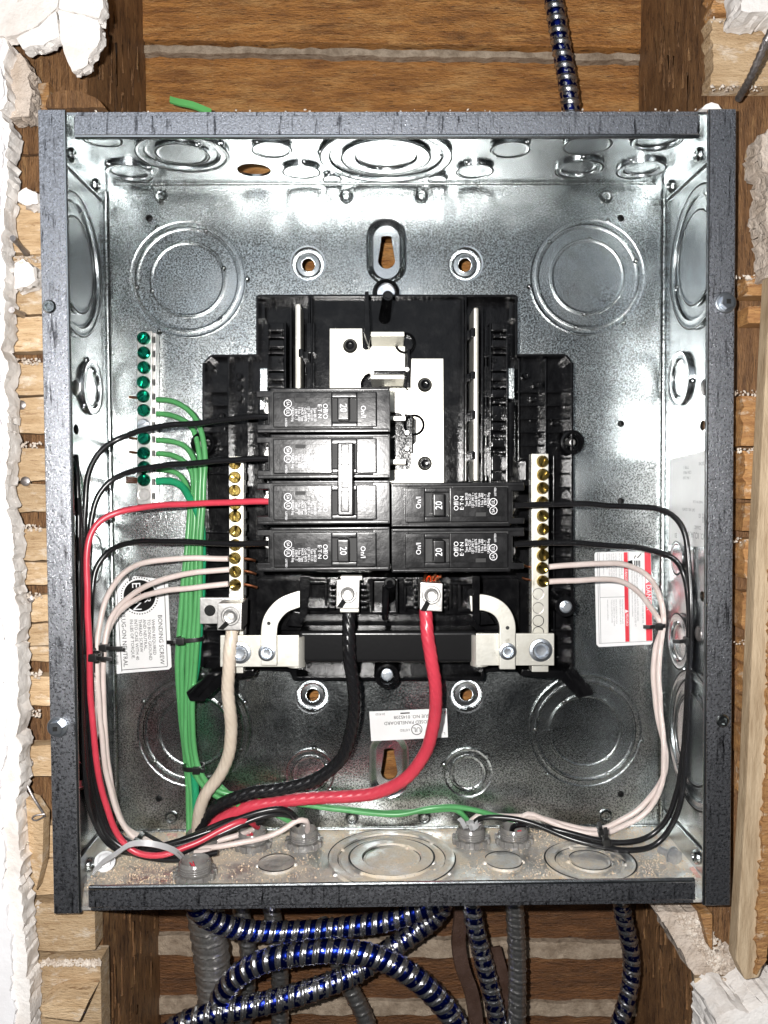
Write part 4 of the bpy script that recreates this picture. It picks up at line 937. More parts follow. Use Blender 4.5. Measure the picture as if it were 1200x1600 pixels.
for k, (x, y0) in enumerate(((122, 770), (127, 840), (124, 900))):
    wire(('black wire running closest to the left wall, beside the large knockout', 'black wire rising behind the red wire, hugging the left wall', 'black wire deepest in the bundle along the left wall')[k], 'blackwire', RW,
         [(x-4, y0-60, .034), (x, y0, .040), (x+2, 1000, .040+.002*k), (x+3, 1120, .044), (x+12, 1230, .050), (x+34, 1300, .056), (x+70, 1330, .058), (x+150, 1328-6*k, .060), (x+230, 1297-3*k, .068), (x+290-14*k, 1282+4*k, .078)], GB)
wire('thin red wire from the double breaker looping down the left side of the box', 'redwire', RW*1.05, [(421, 783, .029), (400, 783, .030), (330, 786, .038), (240, 791, .046), (190, 799, .046), (155, 816, .042), (139, 846, .039), (136, 900, .038), (139, 1000, .038), (142, 1090, .040), (150, 1180, .044), (163, 1250, .048), (184, 1304, .050), (212, 1331, .050), (252, 1336, .050), (300, 1320, .054), (345, 1297, .060), (382, 1283, .066), (402, 1292, .080)], 'red wires in the box')
GWh = 'white branch wires in the box'
LW = [('uppermost of the three white wires from the left neutral bar', [(357, 873, .057), (300, 873, .058), (230, 878, .062), (192, 896, .068), (166, 935, .070), (153, 990, .066), (152, 1060, .064), (158, 1140, .066), (166, 1210, .070), (186, 1275, .074), (206, 1306, .074), (240, 1322, .070), (300, 1326, .066), (345, 1322, .064), (400, 1312, .068), (440, 1298, .074), (464, 1282, .076), (478, 1282, .078), (481, 1300, .086)], ((382, 873, .057), (392, 874, .057), (399, 876, .058), .0009)),
      ('middle of the three white wires from the left neutral bar', [(357, 890, .057), (310, 894, .058), (245, 908, .064), (200, 935, .072), (172, 972, .074), (161, 1030, .070), (163, 1110, .070), (168, 1190, .072), (182, 1260, .076), (206, 1304, .078), (250, 1318, .074), (310, 1318, .072), (370, 1306, .074), (395, 1296, .084)], ((382, 892, .057), (392, 894, .057), (400, 897, .058), .0009)),
      ('lowest of the three white wires from the left neutral bar, crossing the black disc sticker', [(357, 912, .057), (310, 918, .058), (250, 924, .064), (205, 941, .072), (178, 967, .076), (164, 1010, .076), (160, 1080, .076), (165, 1160, .078), (174, 1230, .080), (195, 1290, .082), (235, 1314, .080), (290, 1330, .066), (330, 1330, .060)], ((382, 913, .057), (392, 915, .057), (402, 918, .058), .0009))]
for l, c, cu in LW: wire(l, 'whitewire', RW, c, GWh, copper=[cu])
# right
wire('upper black wire on the right, from the upper right breaker down the right wall', 'blackwire', RW, [(803, 789, .030), (825, 789, .032), (900, 788, .044), (980, 791, .052), (1030, 796, .054), (1056, 810, .054), (1070, 836, .053), (1076, 880, .052), (1080, 950, .050), (1079, 1030, .050), (1075, 1130, .052), (1068, 1220, .054), (1055, 1278, .056), (1030, 1315, .058), (990, 1328, .056), (930, 1322, .058), (880, 1306, .064), (830, 1286, .072), (790, 1278, .076), (750, 1280, .080), (738, 1294, .086)], GB)
wire('lower black wire on the right, from the lower right breaker across the danger sticker', 'blackwire', RW, [(803, 850, .030), (825, 849, .032), (880, 848, .042), (950, 852, .052), (1010, 858, .056), (1046, 870, .056), (1066, 892, .056), (1075, 930, .056), (1077, 1000, .055), (1072, 1110, .057), (1063, 1210, .059), (1048, 1268, .061), (1022, 1302, .063), (985, 1316, .062), (930, 1312, .064), (880, 1298, .068), (838, 1290, .074), (805, 1290, .080), (798, 1300, .086)], GB)
wire('upper of the two white wires from the right neutral bar', 'whitewire', RW, [(857, 886, .057), (900, 882, .060), (950, 880, .066), (985, 885, .072), (1014, 902, .078), (1031, 930, .082), (1037, 962, .083), (1034, 995, .083), (1030, 1040, .082), (1033, 1110, .080), (1038, 1180, .078), (1034, 1225, .078), (1012, 1266, .080), (975, 1290, .080), (935, 1303, .078), (890, 1296, .082), (850, 1280, .086), (825, 1272, .086), (812, 1282, .086), (806, 1298, .088)], GWh, copper=[((831, 887, .056), (822, 885, .056), (817, 883, .057), .0008)])
wire('lower of the two white wires from the right neutral bar', 'whitewire', RW, [(857, 909, .057), (900, 907, .060), (940, 905, .066), (970, 909, .072), (998, 925, .078), (1018, 950, .083), (1031, 972, .085), (1033, 985, .085), (1024, 1015, .086), (1022, 1060, .085), (1030, 1130, .083), (1041, 1180, .080), (1036, 1215, .080), (1006, 1256, .083), (970, 1282, .084), (930, 1297, .083), (880, 1288, .085), (840, 1278, .089), (800, 1276, .088), (745, 1276, .088), (732, 1290, .09)], GWh, copper=[((831, 907, .056), (822, 905, .056), (816, 903, .057), .0008)])
# greens from the ground bar
GG = 'green ground wires in the box'
gr = [('topmost green wire leaving the ground bar', 623, [(246, 624, .088), (268, 627, .084), (294, 640, .078), (311, 665, .072), (320, 705, .068), (319, 760, .066), (314, 850, .066), (311, 950, .068), (305, 1040, .070), (300, 1110, .072), (305, 1180, .074), (318, 1215, .074), (345, 1236, .076), (400, 1244, .078), (480, 1258, .082), (560, 1268, .084), (620, 1272, .084), (680, 1262, .083), (720, 1262, .084), (770, 1274, .084), (800, 1282, .086), (812, 1296, .09)], 'greenwire', 1),
      ('second green wire from the top of the ground bar', 645, [(246, 646, .088), (266, 648, .086), (290, 659, .080), (306, 682, .075), (313, 720, .071), (312, 780, .070), (308, 870, .070), (305, 960, .071), (300, 1040, .073), (296, 1110, .075), (300, 1180, .077), (312, 1222, .078), (350, 1250, .080), (410, 1266, .082), (450, 1282, .083), (470, 1300, .088)], 'greenwire', 0),
      ('green wire from the screw below the silver one', 687, [(246, 687, .089), (266, 689, .087), (290, 699, .083), (304, 722, .078), (306, 770, .075), (302, 850, .074), (298, 950, .075), (293, 1040, .077), (291, 1110, .079), (293, 1180, .080), (306, 1212, .080), (330, 1232, .082), (372, 1246, .083), (440, 1252, .085), (520, 1262, .086), (600, 1270, .086), (670, 1266, .086), (712, 1266, .087), (728, 1278, .088), (734, 1292, .092)], 'greenwire', 1),
      ('green wire two screws below the silver one', 709, [(246, 709, .089), (266, 710, .087), (286, 719, .084), (300, 742, .080), (301, 800, .077), (295, 880, .076), (290, 960, .077), (284, 1040, .079), (285, 1110, .081), (291, 1180, .082), (300, 1250, .084), (300, 1310, .088)], 'greenwire', 1),
      ('green wire three screws below the silver one, behind the second black wire', 733, [(246, 733, .0895), (268, 736, .088), (286, 748, .085), (296, 775, .082), (294, 830, .079), (287, 900, .078), (282, 970, .079), (278, 1040, .081), (282, 1110, .083), (290, 1190, .083), (294, 1260, .085), (294, 1312, .09)], 'greenwire', 0)]
for l, y, c, m_, cu in gr: wire(l, m_, RW, c, GG, copper=[((216, y-1, .087), (208, y-2, .087), (202, y-3, .087), .0008)] if cu else None)
wire('thick deep green wire leaving the lowest screw of the ground bar', 'deepgreen', .0024, [(246, 752, .088), (266, 752, .086), (284, 760, .083), (297, 778, .076), (310, 800, .072), (316, 850, .071), (313, 950, .072), (306, 1040, .075), (298, 1110, .078), (301, 1180, .081), (306, 1240, .083), (304, 1300, .087)], GG,
     copper=[((216, 748+k*3, .087), (206, 747+k*3.2, .087), (197, 746+k*3.6, .087), .0006) for k in range(3)])
wire('short green wire dropping into the clear bushing left of centre', 'greenwire', RW, [(330, 1218, .078), (352, 1236, .078), (372, 1258, .078), (386, 1280, .080), (392, 1298, .088)], GG)
# black curl above the second bushing
wire('black wire curling over into the second clear bushing', 'blackwire', RW, [(330, 1298, .064), (370, 1280, .066), (410, 1268, .068), (440, 1264, .070), (458, 1274, .074), (464, 1290, .084)], GB)
# service conductors
wire('thick cream main wire with twisted strands under the left lug', 'cream', .0036, [(362, 984, .042), (359, 1020, .040), (356, 1075, .044), (361, 1130, .052), (359, 1170, .058), (346, 1206, .064), (322, 1240, .070), (311, 1268, .075), (308, 1305, .084)], 'main service wires', lobes=7, twist=150, amp=.15, seg=42, step=.0015, copper=[((362, 980, .042), (362, 988, .042), .0032)])
wire('thick black main wire hanging from the left of the two centre lugs', 'blackwire', .0036, [(545, 950, .043), (544, 985, .041), (547, 1030, .042), (553, 1080, .048), (552, 1130, .056), (536, 1180, .062), (500, 1214, .066), (450, 1231, .068), (390, 1240, .070), (345, 1257, .073), (318, 1283, .078), (313, 1310, .086)], 'main service wires', lobes=7, twist=150, amp=.26, seg=42, step=.0015)
wire('thick red main wire hanging from the right of the two centre lugs', 'redwire', .0037, [(664, 952, .043), (668, 985, .040), (674, 1030, .041), (681, 1080, .046), (678, 1130, .054), (662, 1180, .061), (630, 1220, .067), (580, 1240, .072), (510, 1246, .075), (440, 1252, .077), (385, 1262, .078), (340, 1285, .080), (318, 1310, .088)], 'main service wires', lobes=7, twist=150, amp=.15, seg=42, step=.0015,
     copper=[((663+k*6, 912, .042), (664+k*6, 903, .042), (666+k*6+2*k, 897+k%2*3, .041), .0011) for k in range(4)])

# ---- cable ties
def tie(cx, cy_, y, a, b, ang, label, tail=0., head=0., m_='tie', wd=.0026, group='black cable ties'):
    """band round a bundle: a = half width across the wires (m), b = half depth, ang = bundle direction in the picture plane"""
    c = P(cx, cy_, y); run = Vector((math.cos(ang), 0, math.sin(ang))); ac = Vector((-math.sin(ang), 0, math.cos(ang)))
    pts = [c+ac*(a*math.copysign(abs(math.cos(t))**.7, math.cos(t)))+Vector((0, b*math.copysign(abs(math.sin(t))**.7, math.sin(t)), 0)) for t in [2*PI*k/28 for k in range(28)]]
    t_ = thing('cable_tie', label, 'cable tie', c, group)
    mb = MB(); mb.ribbon(pts, run, wd, .0011, closed=True); mb.build('band', m_, t_, bevel=.0002)
    hc = c+ac*(a*head)+Vector((0, -b-.0012, 0)); mb = MB(); rm = Matrix((ac, Vector((0, 1, 0)), run)).transposed()
    mb.box(hc, (.0048, .0034, .0044), rm); mb.build('head', m_, t_, bevel=.0006)
    if tail:
        s = 1 if tail > 0 else -1
        mb = MB(); mb.ribbon([hc, hc+ac*s*.004+Vector((0, -.0006, 0)), hc+ac*tail*.6+Vector((0, -.0015, 0)), hc+ac*tail+Vector((0, -.0005, 0))], run, wd*.9, .0009); mb.build('tail', m_, t_, bevel=.0002)
    return t_
V = PI/2
tie(297, 998, .073, .0085, .0062, V+.05, 'cable tie around the green bundle beside the bonding screw sticker', head=.5, tail=.008)
tie(303, 1198, .078, .0062, .0055, V, 'cable tie around the green bundle beside the lower left rings', head=-.5, tail=-.0055)
tie(160, 1010, .070, .0035, .0040, V, 'upper of the two cable ties at the left wall, on the white wires', head=-.6, tail=-.012)
tie(140, 1023, .044, .0060, .0062, V-.06, 'lower of the two cable ties at the left wall, around the red and black wires', head=-.75, tail=-.011)
tie(1030, 977, .083, .0032, .0032, V, 'cable tie around the two white wires by the danger sticker', head=.6, tail=.010)
tie(1079, 999, .053, .0034, .0040, V, 'cable tie around the two black wires at the right wall', head=.9, tail=.010)
tie(938, 1302, .080, .0036, .0032, .25, 'cable tie around the white wires at the bottom right', head=.5, tail=.008)
tie(945, 1317, .061, .0040, .0032, 0.1, 'cable tie around the black wires at the bottom right', head=.6, tail=.0095)
tie(213, 1318, .060, .0062, .0062, -.5, 'cable tie around the red and black wires at the bottom left', head=.7, tail=0)
# snipped tie end and the clear tie
mb = MB(); mb.ribbon([P(222, 1300, .072), P(240, 1310, .066), P(256, 1320, .062)], (0, 1, .2), .0026, .001)
tag(mb.build('tie_offcut', 'tie', base=P(240, 1310, .068)), 'black cut off tie end lying over the wires at the lower left', 'cable tie')
mb = MB(); mb.ribbon(pth([(146, 1362, .040), (160, 1348, .040), (180, 1335, .038), (202, 1320, .038), (222, 1317, .038), (250, 1321, .040), (270, 1328, .044), (283, 1338, .050), (292, 1350, .056)], .003), (.15, .6, 1), .0034, .0010)
ct = mb.build('cable_tie', 'cleartie', base=P(215, 1318, .04)); tag(ct, 'clear plastic tie arching from the left bolt into the front left bushing', 'cable tie')
mb = MB()
for k in range(5): mb.box(P(279+k*3, 1334+k*3.2, .046+.0015*k), (.0026, .0006, .0008), Matrix.Rotation(.8, 3, 'Y'))
mb.build('tie_teeth', 'greyink', ct)

# ---- bushings through the bottom wall
def bushing(px, py, r, label, red=True):
    c = PZ(px, py, -H2+.0); t_ = thing('conduit_bushing', label, 'bushing', c, 'clear conduit bushings')
    mb = MB(); mb.lathe(c, [(r*1.28, 0), (r*1.30, .0016), (r*1.22, .0034), (r*1.02, .0036)], (0, 0, 1), seg=36); mb.build('locknut', 'fitting', t_)
    mb = MB()
    for k in range(12):
        a = 2*PI*k/12+.2; q = c+Vector((math.cos(a), math.sin(a), 0))*r*1.27
        mb.box(q+Vector((0, 0, .0020)), (.0024, .0030, .0040), Matrix.Rotation(a, 3, 'Z'))
    mb.build('locknut_lugs', 'fitting', t_, bevel=.0005)
    mb = MB(); prof = [(r, 0)]
    for k in range(4): prof += [(r, .0036+k*.0013), (r*1.05, .0041+k*.0013), (r*1.05, .0045+k*.0013), (r, .0049+k*.0013)]
    prof += [(r*.99, .0096), (r*.94, .0102), (r*.86, .0098), (r*.83, .0085), (r*.83, -.01)]
    mb.lathe(c, prof, (0, 0, 1), seg=40); mb.build('threaded_throat', 'fitting', t_, smooth=50)
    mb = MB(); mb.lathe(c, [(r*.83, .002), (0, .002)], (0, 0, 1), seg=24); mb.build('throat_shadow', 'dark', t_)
    if not red: return t_
    mb = MB()
    for k in range(3):
        a = random.uniform(0, 6); mb.box(c+Vector((math.cos(a)*r*.45, math.sin(a)*r*.45, .0045)), (.0028, .0007, .005), Matrix.Rotation(a, 3, 'Z') @ Matrix.Rotation(random.uniform(-.5, .5), 3, 'X'))
    mb.build('red_sleeve', 'redwire', t_)
    return t_
bushing(305, 1370, .0090, 'clear bushing at the front left, with the clear tie reaching into it')
bushing(395, 1322, .0088, 'clear bushing half covered by white wires, left of centre')
bushing(475, 1320, .0086, 'clear bushing with a white and a green wire bending into it', False)
bushing(736, 1316, .0086, 'clear bushing right of centre, stuffed with torn plastic', False)
bushing(803, 1316, .0086, 'clear bushing with a red sleeve, the farthest right')
bushing(318, 1324, .0105, 'clear bushing behind the wires where the thick main wires leave', False)
mb = MB(); rnd = random.Random(4)
c0 = PZ(736, 1316, -H2)+Vector((0, 0, .0095))
for k in range(9):
    a = rnd.uniform(0, 6); q = c0+Vector((math.cos(a)*.004, math.sin(a)*.004, 0)); d = Vector((rnd.uniform(-1, 1), rnd.uniform(-1, 1), rnd.uniform(.2, 1.1)))*.004
    mb.ribbon([q, q+d*.5+Vector((0, 0, .001)), q+d], (rnd.random(), rnd.random(), .2), .003, .0004)
tag(mb.build('torn_plastic', 'cleartie', base=c0), 'torn clear plastic wrap crumpled in the bushing right of centre', 'plastic wrap')
# ---- bolts on the floor of the box
def bolt(px, py, r, lab, axis, shank):
    c = PZ(px, py, -H2)+Vector((0, 0, .0036 if shank else .0045)); ax = Vector(axis).normalized()
    t_ = thing('hex_bolt', lab, 'bolt', c)
    mb = MB(); u = ax.cross(Vector((.3, .8, .1))).normalized(); v = ax.cross(u)
    lp = [c+u*(r*math.cos(PI*k/3))+v*(r*math.sin(PI*k/3)) for k in range(6)]
    mb.prism(lp, [q+ax*.0042 for q in lp]); mb.build('bolt_head', 'boltzinc', t_, bevel=.0005)
    mb = MB(); mb.lathe(c, [(r*1.2, .0002), (r*1.2, -.0006), (0, -.0006)] if shank else [(0, .0005), (r*1.42, .0005), (r*1.5, 0), (r*1.5, -.0003)], axis, seg=28); mb.build('washer', 'boltzinc', t_)
    if shank: mb = MB(); mb.tube([c, c-ax*.009], .0022, seg=14); mb.build('shank', 'boltzinc', t_)
bolt(1050, 1346, .0046, 'loose zinc hex bolt lying on the dusty floor at the lower right corner', (.55, -.8, -.05), True)
bolt(164, 1358, .0042, 'zinc hex bolt with a wide washer at the lower left corner', (.25, -.75, .6), False)
# ---- sawdust
zf = -H2
def dustpos(r):
    while True:
        x = r.uniform(-.175, .175); y = r.uniform(.02, .0975)
        den = .35+.65*noise.noise(Vector((x*22, y*22, 3)))+.5*(y > .078)+.45*(abs(x) > .12)
        if r.random() < den: return Vector((x, y, zf+.0004))
crumbs('sawdust', 9000, dustpos, .00016, .00045, 'sawdust', 'fine pale sawdust scattered on the floor of the metal box', 'sawdust', seed=12)
crumbs('plaster_dust', 420, lambda r: Vector((r.uniform(-.17, .165), r.uniform(.001, .06), H/2+.0003)), .0003, .0009, 'grit', 'white plaster grit lying along the top edge of the metal box', 'dust', seed=13)
ragged(MB(), [(1096, 171), (1102, 164), (1112, 160), (1122, 163), (1128, 171)], .004, .03, step=3, jit=.5, seed=77).build('plaster_crumb', 'plaster', rw)
for px, py, ln in ((1118, 1402, 0), (306, 1302, 1)):
    pass
mb = MB()
mb.poly([(1081, 1366), (1084, 1362), (1092, 1372), (1094, 1380), (1088, 1376)], .0030, .0033) if False else None
a = [PZ(*q, -H2+.0003) for q in ((1077, 1356), (1083, 1354), (1096, 1372), (1088, 1371))]; mb.prism(a, [v+Vector((0, 0, .0001)) for v in a]); mb.build('marker_stroke', 'redmark', bt)
mb = MB(); a = [PZ(*q, -H2+.0003) for q in ((262, 1302), (276, 1302), (277, 1308), (260, 1306))]; mb.prism(a, [v+Vector((0, 0, .0001)) for v in a]); mb.build('marker_stroke', 'redmark', bt)

# ================================================================== STICKERS
def sticker(pts, y, name, label, m_='paper', th=.00025):
    mb = MB(); mb.poly(pts, y-th, y-.00002); c = P(*pts[0], y); return tag(mb.build(name, m_, base=c), label, 'sticker')
def quadpt(q, u, v, y):            # point inside a quad of pixels (tl, tr, br, bl)
    a = Vector(q[0]).lerp(Vector(q[1]), u); b = Vector(q[3]).lerp(Vector(q[2]), u); p = a.lerp(b, v); return P(p.x, p.y, y)
YS = D-.00035
def line(mb, q, u0, v0, u1, v1, wpx, y=YS):
    a = quadpt(q, u0, v0, y); b = quadpt(q, u1, v1, y); d = (b-a).normalized(); n = d.cross(Vector((0, 1, 0)))*wpx/2/sc(D); mb.add([a+n, b+n, b-n, a-n], [(0, 1, 2, 3)])
def band(q, u0, v0, u1, v1, y=YS): return MB().add([quadpt(q, u0, v0, y), quadpt(q, u1, v0, y), quadpt(q, u1, v1, y), quadpt(q, u0, v1, y)], [(0, 1, 2, 3)])
def dirs(q):
    dx = (quadpt(q, .5, 1, YS)-quadpt(q, .5, 0, YS)).normalized(); return dx, dx.cross(Vector((0, -1, 0))).normalized()
# bonding screw sticker
q1 = [(170, 901), (263, 906), (268, 1046), (180, 1053)]
st = sticker([(170, 901), (198, 900), (203, 909), (209, 900), (262, 906), (268, 1042), (264, 1046), (180, 1053)], D, 'sticker', 'white bonding screw sticker with a black round emblem behind the white wires')
dx, dy = dirs(q1); dy = -dy if dy.x < 0 else dy
mb = MB()
line(mb, q1, .93, .03, .93, .96, 1); line(mb, q1, .12, .0, .12, .98, 1); line(mb, q1, .12, .965, .93, .965, 1)
px_ = 1/sc(D)
def tq(mb, q, txt, size, u, v, sx=1., align='LEFT', y=YS): mb.text(txt, size*px_*1.1, quadpt(q, u, v, y), dx, dy, align=align, sx=sx)
for txt, size, u, v, sx in (('BONDING SCREW', 8.6, .83, .39, 1.0), ('WHEN REQUIRED', 6.2, .71, .44, 1.02), ('TO BOND GROUND', 6.2, .635, .44, 1.02), ('AND NEUTRAL,', 6.2, .56, .44, 1.02), ('THREAD SCREW', 6.2, .485, .44, 1.02), ('INTO CASE WITH 40', 6.2, .41, .44, 1.02), ('IN-LBS OF TORQUE.', 6.2, .335, .44, 1.02), ('PLUG-ON NEUTRAL', 8.6, .20, .37, 1.0), ('30-4421', 5.0, .045, .08, 1), ('Rev. 01', 4.6, .05, .81, 1)): tq(mb, q1, txt, size, u, v, sx)
mb.build('printed_lettering', 'ink', st, flat=True)
c = P(218, 931, YS); mb = MB(); mb.lathe(c, [(0, 0), (25*px_, 0)], seg=48)
for k in range(44): a = 2*PI*k/44; mb.lathe(c+Vector((math.cos(a)*28.5*px_, 0, math.sin(a)*28.5*px_)), [(0, 0), (1.1*px_, 0)], seg=8)
em = mb.build('emblem_disc', 'ink', st, flat=True)
mb = MB(); mb.text('BR', 13*px_*1.1, P(230, 933, YS-.0001), dx, dy, align='CENTER', sx=1.05); mb.text('E·T·N', 17*px_*1.1, P(213, 932, YS-.0001), dx, dy, sx=1.0); mb.build('emblem_lettering', 'whiteink', em, flat=True)
# danger sticker
q2 = [(929, 862), (1017, 861), (1020, 1006), (932, 1010)]
st = sticker([(931, 863), (1015, 861), (1017, 864), (1020, 1003), (1017, 1007), (936, 1011), (932, 1007), (929, 866)], D, 'sticker', 'white and red danger sticker crossed by white wires at the right')
dx, dy = dirs(q2); dy = -dy if dy.x < 0 else dy
band(q2, .885, .0, .995, .965).build('red_band', 'redink', st, flat=True); band(q2, .515, .01, .585, .965).build('red_band', 'redink', st, flat=True)
mb = MB()
for a in ((.05, .01, .05, .97), (.08, .01, .08, .97), (.595, .01, .595, .97), (.05, .97, 1, .97), (.08, .485, .58, .485)): line(mb, q2, *a, .8)
for txt, size, u, v in (('HAZARDOUS VOLTAGE WILL CAUSE SEVERE INJURY OR', 3.3, .835, .20), ('DEATH.', 3.3, .79, .20), ('INSTALLER/ELECTRICIAN HAS A DUTY TO READ AND', 3.3, .745, .2), ('FOLLOW ALL INSTALLATION INSTRUCTIONS LOCATED AT', 3.3, .70, .2), ('THE FOLLOWING URL. http://www.eaton.com/installation', 3.0, .655, .2),
                    ('TENSION DANGEREUSE', 3.2, .475, .02), ('PEUT CAUSER DES BLESSURES GRAVES', 2.8, .435, .02), ("L'INSTALLATEUR/ELECTRICIEN A", 3.0, .375, .02), ('LE DEVOIR DE LIRE ET SUIVRE', 3.0, .335, .02), ('TOUTES LES INSTRUCTIONS', 3.0, .295, .02), ("D'INSTALLATION SITUEES", 3.0, .255, .02), ("A L'URL SUIVANTE", 3.0, .215, .02), ('www.eaton.com/installations', 2.8, .155, .02),
                    ('VOLTAJE PELIGROSO CAUSA', 3.0, .475, .51), ('HERIDAS SEVERAS O MUERTE', 3.0, .435, .51), ('INSTALADOR/ELECTRICISTA', 3.0, .365, .51), ('TIENE EL DEBER DE LEER Y SEGUIR', 2.7, .325, .51), ('TODAS LAS INSTRUCCIONES', 2.8, .285, .51), ('www.eaton.com/installations', 2.8, .215, .51)): tq(mb, q2, txt, size, u, v, .92)
mb.build('printed_lettering', 'greyink', st, flat=True)
mb = MB(); y_ = YS-.0001
tq(mb, q2, 'DANGER', 9.2, .94, .36, 1.0, y=y_); tq(mb, q2, 'DANGER', 4.6, .55, .19, 1., y=y_); tq(mb, q2, 'PELIGRO', 4.6, .55, .665, 1., y=y_)
for u, v, s in ((.94, .315, 5), (.55, .64, 3)):
    p = quadpt(q2, u, v, y_); mb.add([p+dy*s*px_, p+dx*s*px_-dy*s*px_*.8, p-dx*s*px_-dy*s*px_*.8], [(0, 1, 2)])
mb.build('band_lettering', 'whiteink', st, flat=True)
mb = MB(); p = quadpt(q2, .70, .12, YS)      # the hand and the spark
for k in range(4): a = p+Vector(((k*2.6)*px_, 0, 3*px_)); mb.add([a, a+Vector((1.7*px_, 0, 0)), a+Vector((1.7*px_, 0, -8*px_-k%2*2*px_)), a+Vector((0, 0, -8*px_-k%2*2*px_))], [(0, 1, 2, 3)])
mb.add([p+Vector((x*px_, 0, z*px_)) for x, z in ((-10, 2), (-3, 4), (-2, -6), (-8, -7), (-11, -3))], [(0, 1, 2, 3, 4)])
for a, b in (((0, 6), (2, 11)), ((2, 11), (5, 7)), ((5, 7), (11, 14))): A = p+Vector((a[0]*px_, 0, a[1]*px_)); B = p+Vector((b[0]*px_, 0, b[1]*px_)); n = Vector((.5*px_, 0, -.5*px_)); mb.add([A+n, B+n, B-n, A-n], [(0, 1, 2, 3)])
mb.build('hazard_pictogram', 'ink', st, flat=True)
# listing sticker, upside down
q3 = [(577, 1112), (698, 1107), (700, 1152), (580, 1158)]
st = sticker(q3, D, 'sticker', 'small white listing sticker stuck upside down behind the red main wire')
dx = (quadpt(q3, 0, .5, YS)-quadpt(q3, 1, .5, YS)).normalized(); dy = Vector((dx.z, 0, -dx.x)); dy = -dy if dy.z > 0 else dy
mb = MB()
for txt, size, u, v, al in (('20-9323', 3.8, .14, .10, 'CENTER'), ('ISSUE NO. 0145208', 6.2, .31, .23, 'RIGHT'), ('ENCLOSED PANELBOARD', 6.2, .18, .42, 'RIGHT'), ('LISTED', 4.4, .445, .68, 'CENTER'), ('UL', 9, .60, .68, 'CENTER'), ('EATON', 5, .93, .12, 'CENTER'), ('L', 5, .955, .86, 'CENTER')): mb.text(txt, size*px_*1.2, quadpt(q3, u, v, YS), dx, dy, align=al)
mb.ring(quadpt(q3, .60, .68, YS), 7.6*px_, 8.7*px_, 36); line(mb, q3, .52, .1, .40, .1, 2)
mb.build('printed_lettering', 'ink', st, flat=True)
# large pale sticker on the right wall
X = W2-.00005
pts = [PX(1047, 718, X), PX(1109, 702, X), PX(1109, 855, X), PX(1045, 852, X)]
mb = MB(); mb.prism(pts, [p-Vector((.0002, 0, 0)) for p in pts]); st = tag(mb.build('sticker', 'paper', base=pts[0]), 'large white rating sticker on the right inner wall of the box', 'sticker')
mb = MB(); X -= .00035
for txt, px, py, s in (('JO. ICUA. 00', 1086, 836, .0052), ('22kAIC', 1090, 824, .0030), ('00', 1100, 812, .0050), ('C12 10', 1098, 806, .0040), ('CAT. NO. 1253478', 1076, 796, .0024), ('MADE IN U.S.A.', 1090, 784, .0022), ('TYPE 1', 1072, 730, .0028), ('30', 1056, 836, .0045), ('125A MAX', 1074, 738, .0028), ('1 PH 3 W', 1073, 746, .0028), ('120/240', 1097, 724, .003)):
    mb.text(txt, s, PX(px, py, X), (0, 1, 0), (0, 0, -1))
for k in range(5):
    for j in range(5):
        if (k*3+j*7) % 3: a = PX(1098, 792, X)+Vector((0, .0008*j, -.0008*k)); mb.add([a, a+Vector((0, .0008, 0)), a+Vector((0, .0008, -.0008)), a+Vector((0, 0, -.0008))], [(0, 1, 2, 3)]) if False else None
mb.build('printed_lettering', 'greyink', st, flat=True)

# ================================================================== ARMOURED CABLES
def armoured(label, m_, r, ctrl, pitch=.0076, group='blue striped armoured cables', name='armoured_cable', clampz=None, amp=.14, seed=0):
    pts = spline([P(*c) for c in ctrl], pitch/9); fr = frames(pts); mb = MB(); mb.uv = []; seg = 26; vs = []; fs = []
    rr = random.Random(seed+len(ctrl)); drift = 0
    for (p, a, b, d) in fr:
        for k in range(seg+1):
            t = 2*PI*k/seg; ph = d/pitch+k/seg; f = ph % 1
            # a rolled rib, a groove, and the flat between them
            if f < .30: h = math.sin(f/.30*PI)
            elif f < .38: h = -.55*math.sin((f-.30)/.08*PI)
            else: h = .30*math.sin((f-.38)/.62*PI)
            q = r*(1+amp*(h-.3)); vs.append(p+a*(q*math.cos(t))+b*(q*math.sin(t))); mb.uv.append((ph-.18, d*40))
    n = len(fr); s1 = seg+1
    for i in range(n-1):
        for k in range(seg): fs.append((i*s1+k, i*s1+k+1, (i+1)*s1+k+1, (i+1)*s1+k))
    mb.add(vs, fs); o = mb.build(name, m_, base=pts[0], smooth=60, flat=True); return tag(o, label, 'cable', group)
armoured('blue striped armoured cable coming down behind the top edge of the box', 'blueworn', .0061, [(858, -40, .112), (868, 20, .112), (878, 80, .113), (888, 140, .114), (894, 190, .116), (897, 240, .118)])
armoured('blue striped cable arching just under the bottom edge of the box', 'blue', .0066, [(300, 1395, .070), (312, 1424, .074), (345, 1444, .082), (400, 1455, .090), (470, 1455, .094), (540, 1449, .094), (600, 1440, .092), (650, 1424, .090), (700, 1400, .088)], seed=1)
armoured('blue striped cable making the big loop below the box, in front of the others', 'blue', .0070, [(338, 1640, .082), (340, 1580, .078), (362, 1534, .072), (410, 1503, .068), (470, 1490, .066), (530, 1486, .066), (590, 1496, .067), (640, 1522, .068), (685, 1562, .070), (715, 1605, .072), (735, 1660, .074)], seed=2)
armoured('blue striped cable crossing from the lower left up to the bottom edge of the box', 'blueworn', .0070, [(240, 1632, .070), (290, 1598, .072), (350, 1580, .074), (420, 1566, .077), (490, 1546, .080), (550, 1522, .088), (600, 1490, .094), (640, 1462, .098), (680, 1430, .098), (700, 1395, .095)], seed=3)
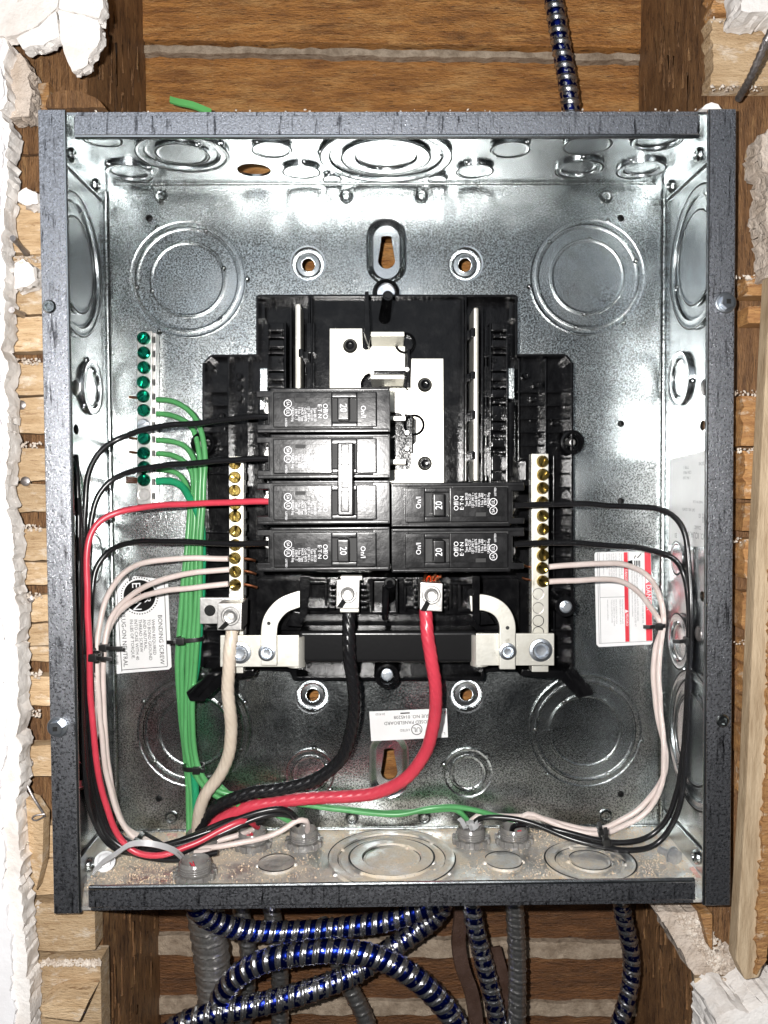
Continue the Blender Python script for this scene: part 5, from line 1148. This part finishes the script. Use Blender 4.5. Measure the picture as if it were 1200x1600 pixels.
armoured('blue striped cable hanging straight down right of centre, beside the dark sheath', 'blueworn', .0060, [(736, 1392, .086), (739, 1430, .088), (750, 1480, .090), (764, 1535, .090), (776, 1590, .090), (784, 1660, .090)], seed=4)
armoured('plain dark steel armoured cable hanging beside the blue one right of centre', 'steel', .0058, [(803, 1392, .086), (805, 1430, .088), (808, 1500, .090), (808, 1560, .090), (806, 1660, .090)], seed=5, group='plain armoured cables')
armoured('blue striped cable hanging at the far right below the box', 'blueworn', .0056, [(968, 1392, .086), (974, 1432, .090), (984, 1475, .094), (987, 1515, .096), (980, 1560, .096), (968, 1600, .096), (955, 1660, .096)], seed=6)
armoured('thick grey flexible conduit dropping from the left of the box bottom', 'flex', .0112, [(316, 1392, .082), (322, 1432, .086), (330, 1490, .092), (336, 1550, .096), (340, 1660, .098)], pitch=.0085, name='flexible_conduit', group='plain armoured cables', amp=.10, seed=7)
armoured('narrow dark armoured cable behind the big loop, left of centre', 'steel', .0058, [(420, 1392, .105), (428, 1440, .108), (436, 1500, .110), (438, 1560, .112), (436, 1660, .112)], group='plain armoured cables', seed=8)
armoured('narrow steel armoured cable slanting down behind the crossing cable', 'steel', .0058, [(500, 1440, .112), (522, 1490, .112), (545, 1540, .112), (570, 1590, .112), (590, 1660, .112)], group='plain armoured cables', seed=9)
armoured('short grey cable partly hidden right of the thick conduit', 'steel', .0056, [(372, 1392, .108), (380, 1440, .110), (388, 1490, .112), (385, 1560, .114), (375, 1660, .114)], group='plain armoured cables', seed=10)
mb = MB(); mb.ribbon(pth([(722, 1395, .10), (720, 1432, .100), (716, 1470, .099), (722, 1510, .098), (736, 1550, .100), (744, 1600, .102), (746, 1660, .102)], .004), (.9, .25, 0), .0095, .002)
tag(mb.build('cable_sheath', 'leather', base=P(720, 1432, .1)), 'flattened dark brown cable sheath hanging left of the straight blue cable', 'cable')
mb = MB(); mb.ribbon(pth([(770, 1480, .112), (786, 1540, .112), (798, 1590, .112), (802, 1660, .112)], .004), (.9, .25, 0), .011, .002)
tag(mb.build('cable_sheath', 'leather', base=P(780, 1520, .11)), 'dark brown cable sheath peeking out between the blue and the steel cable', 'cable')
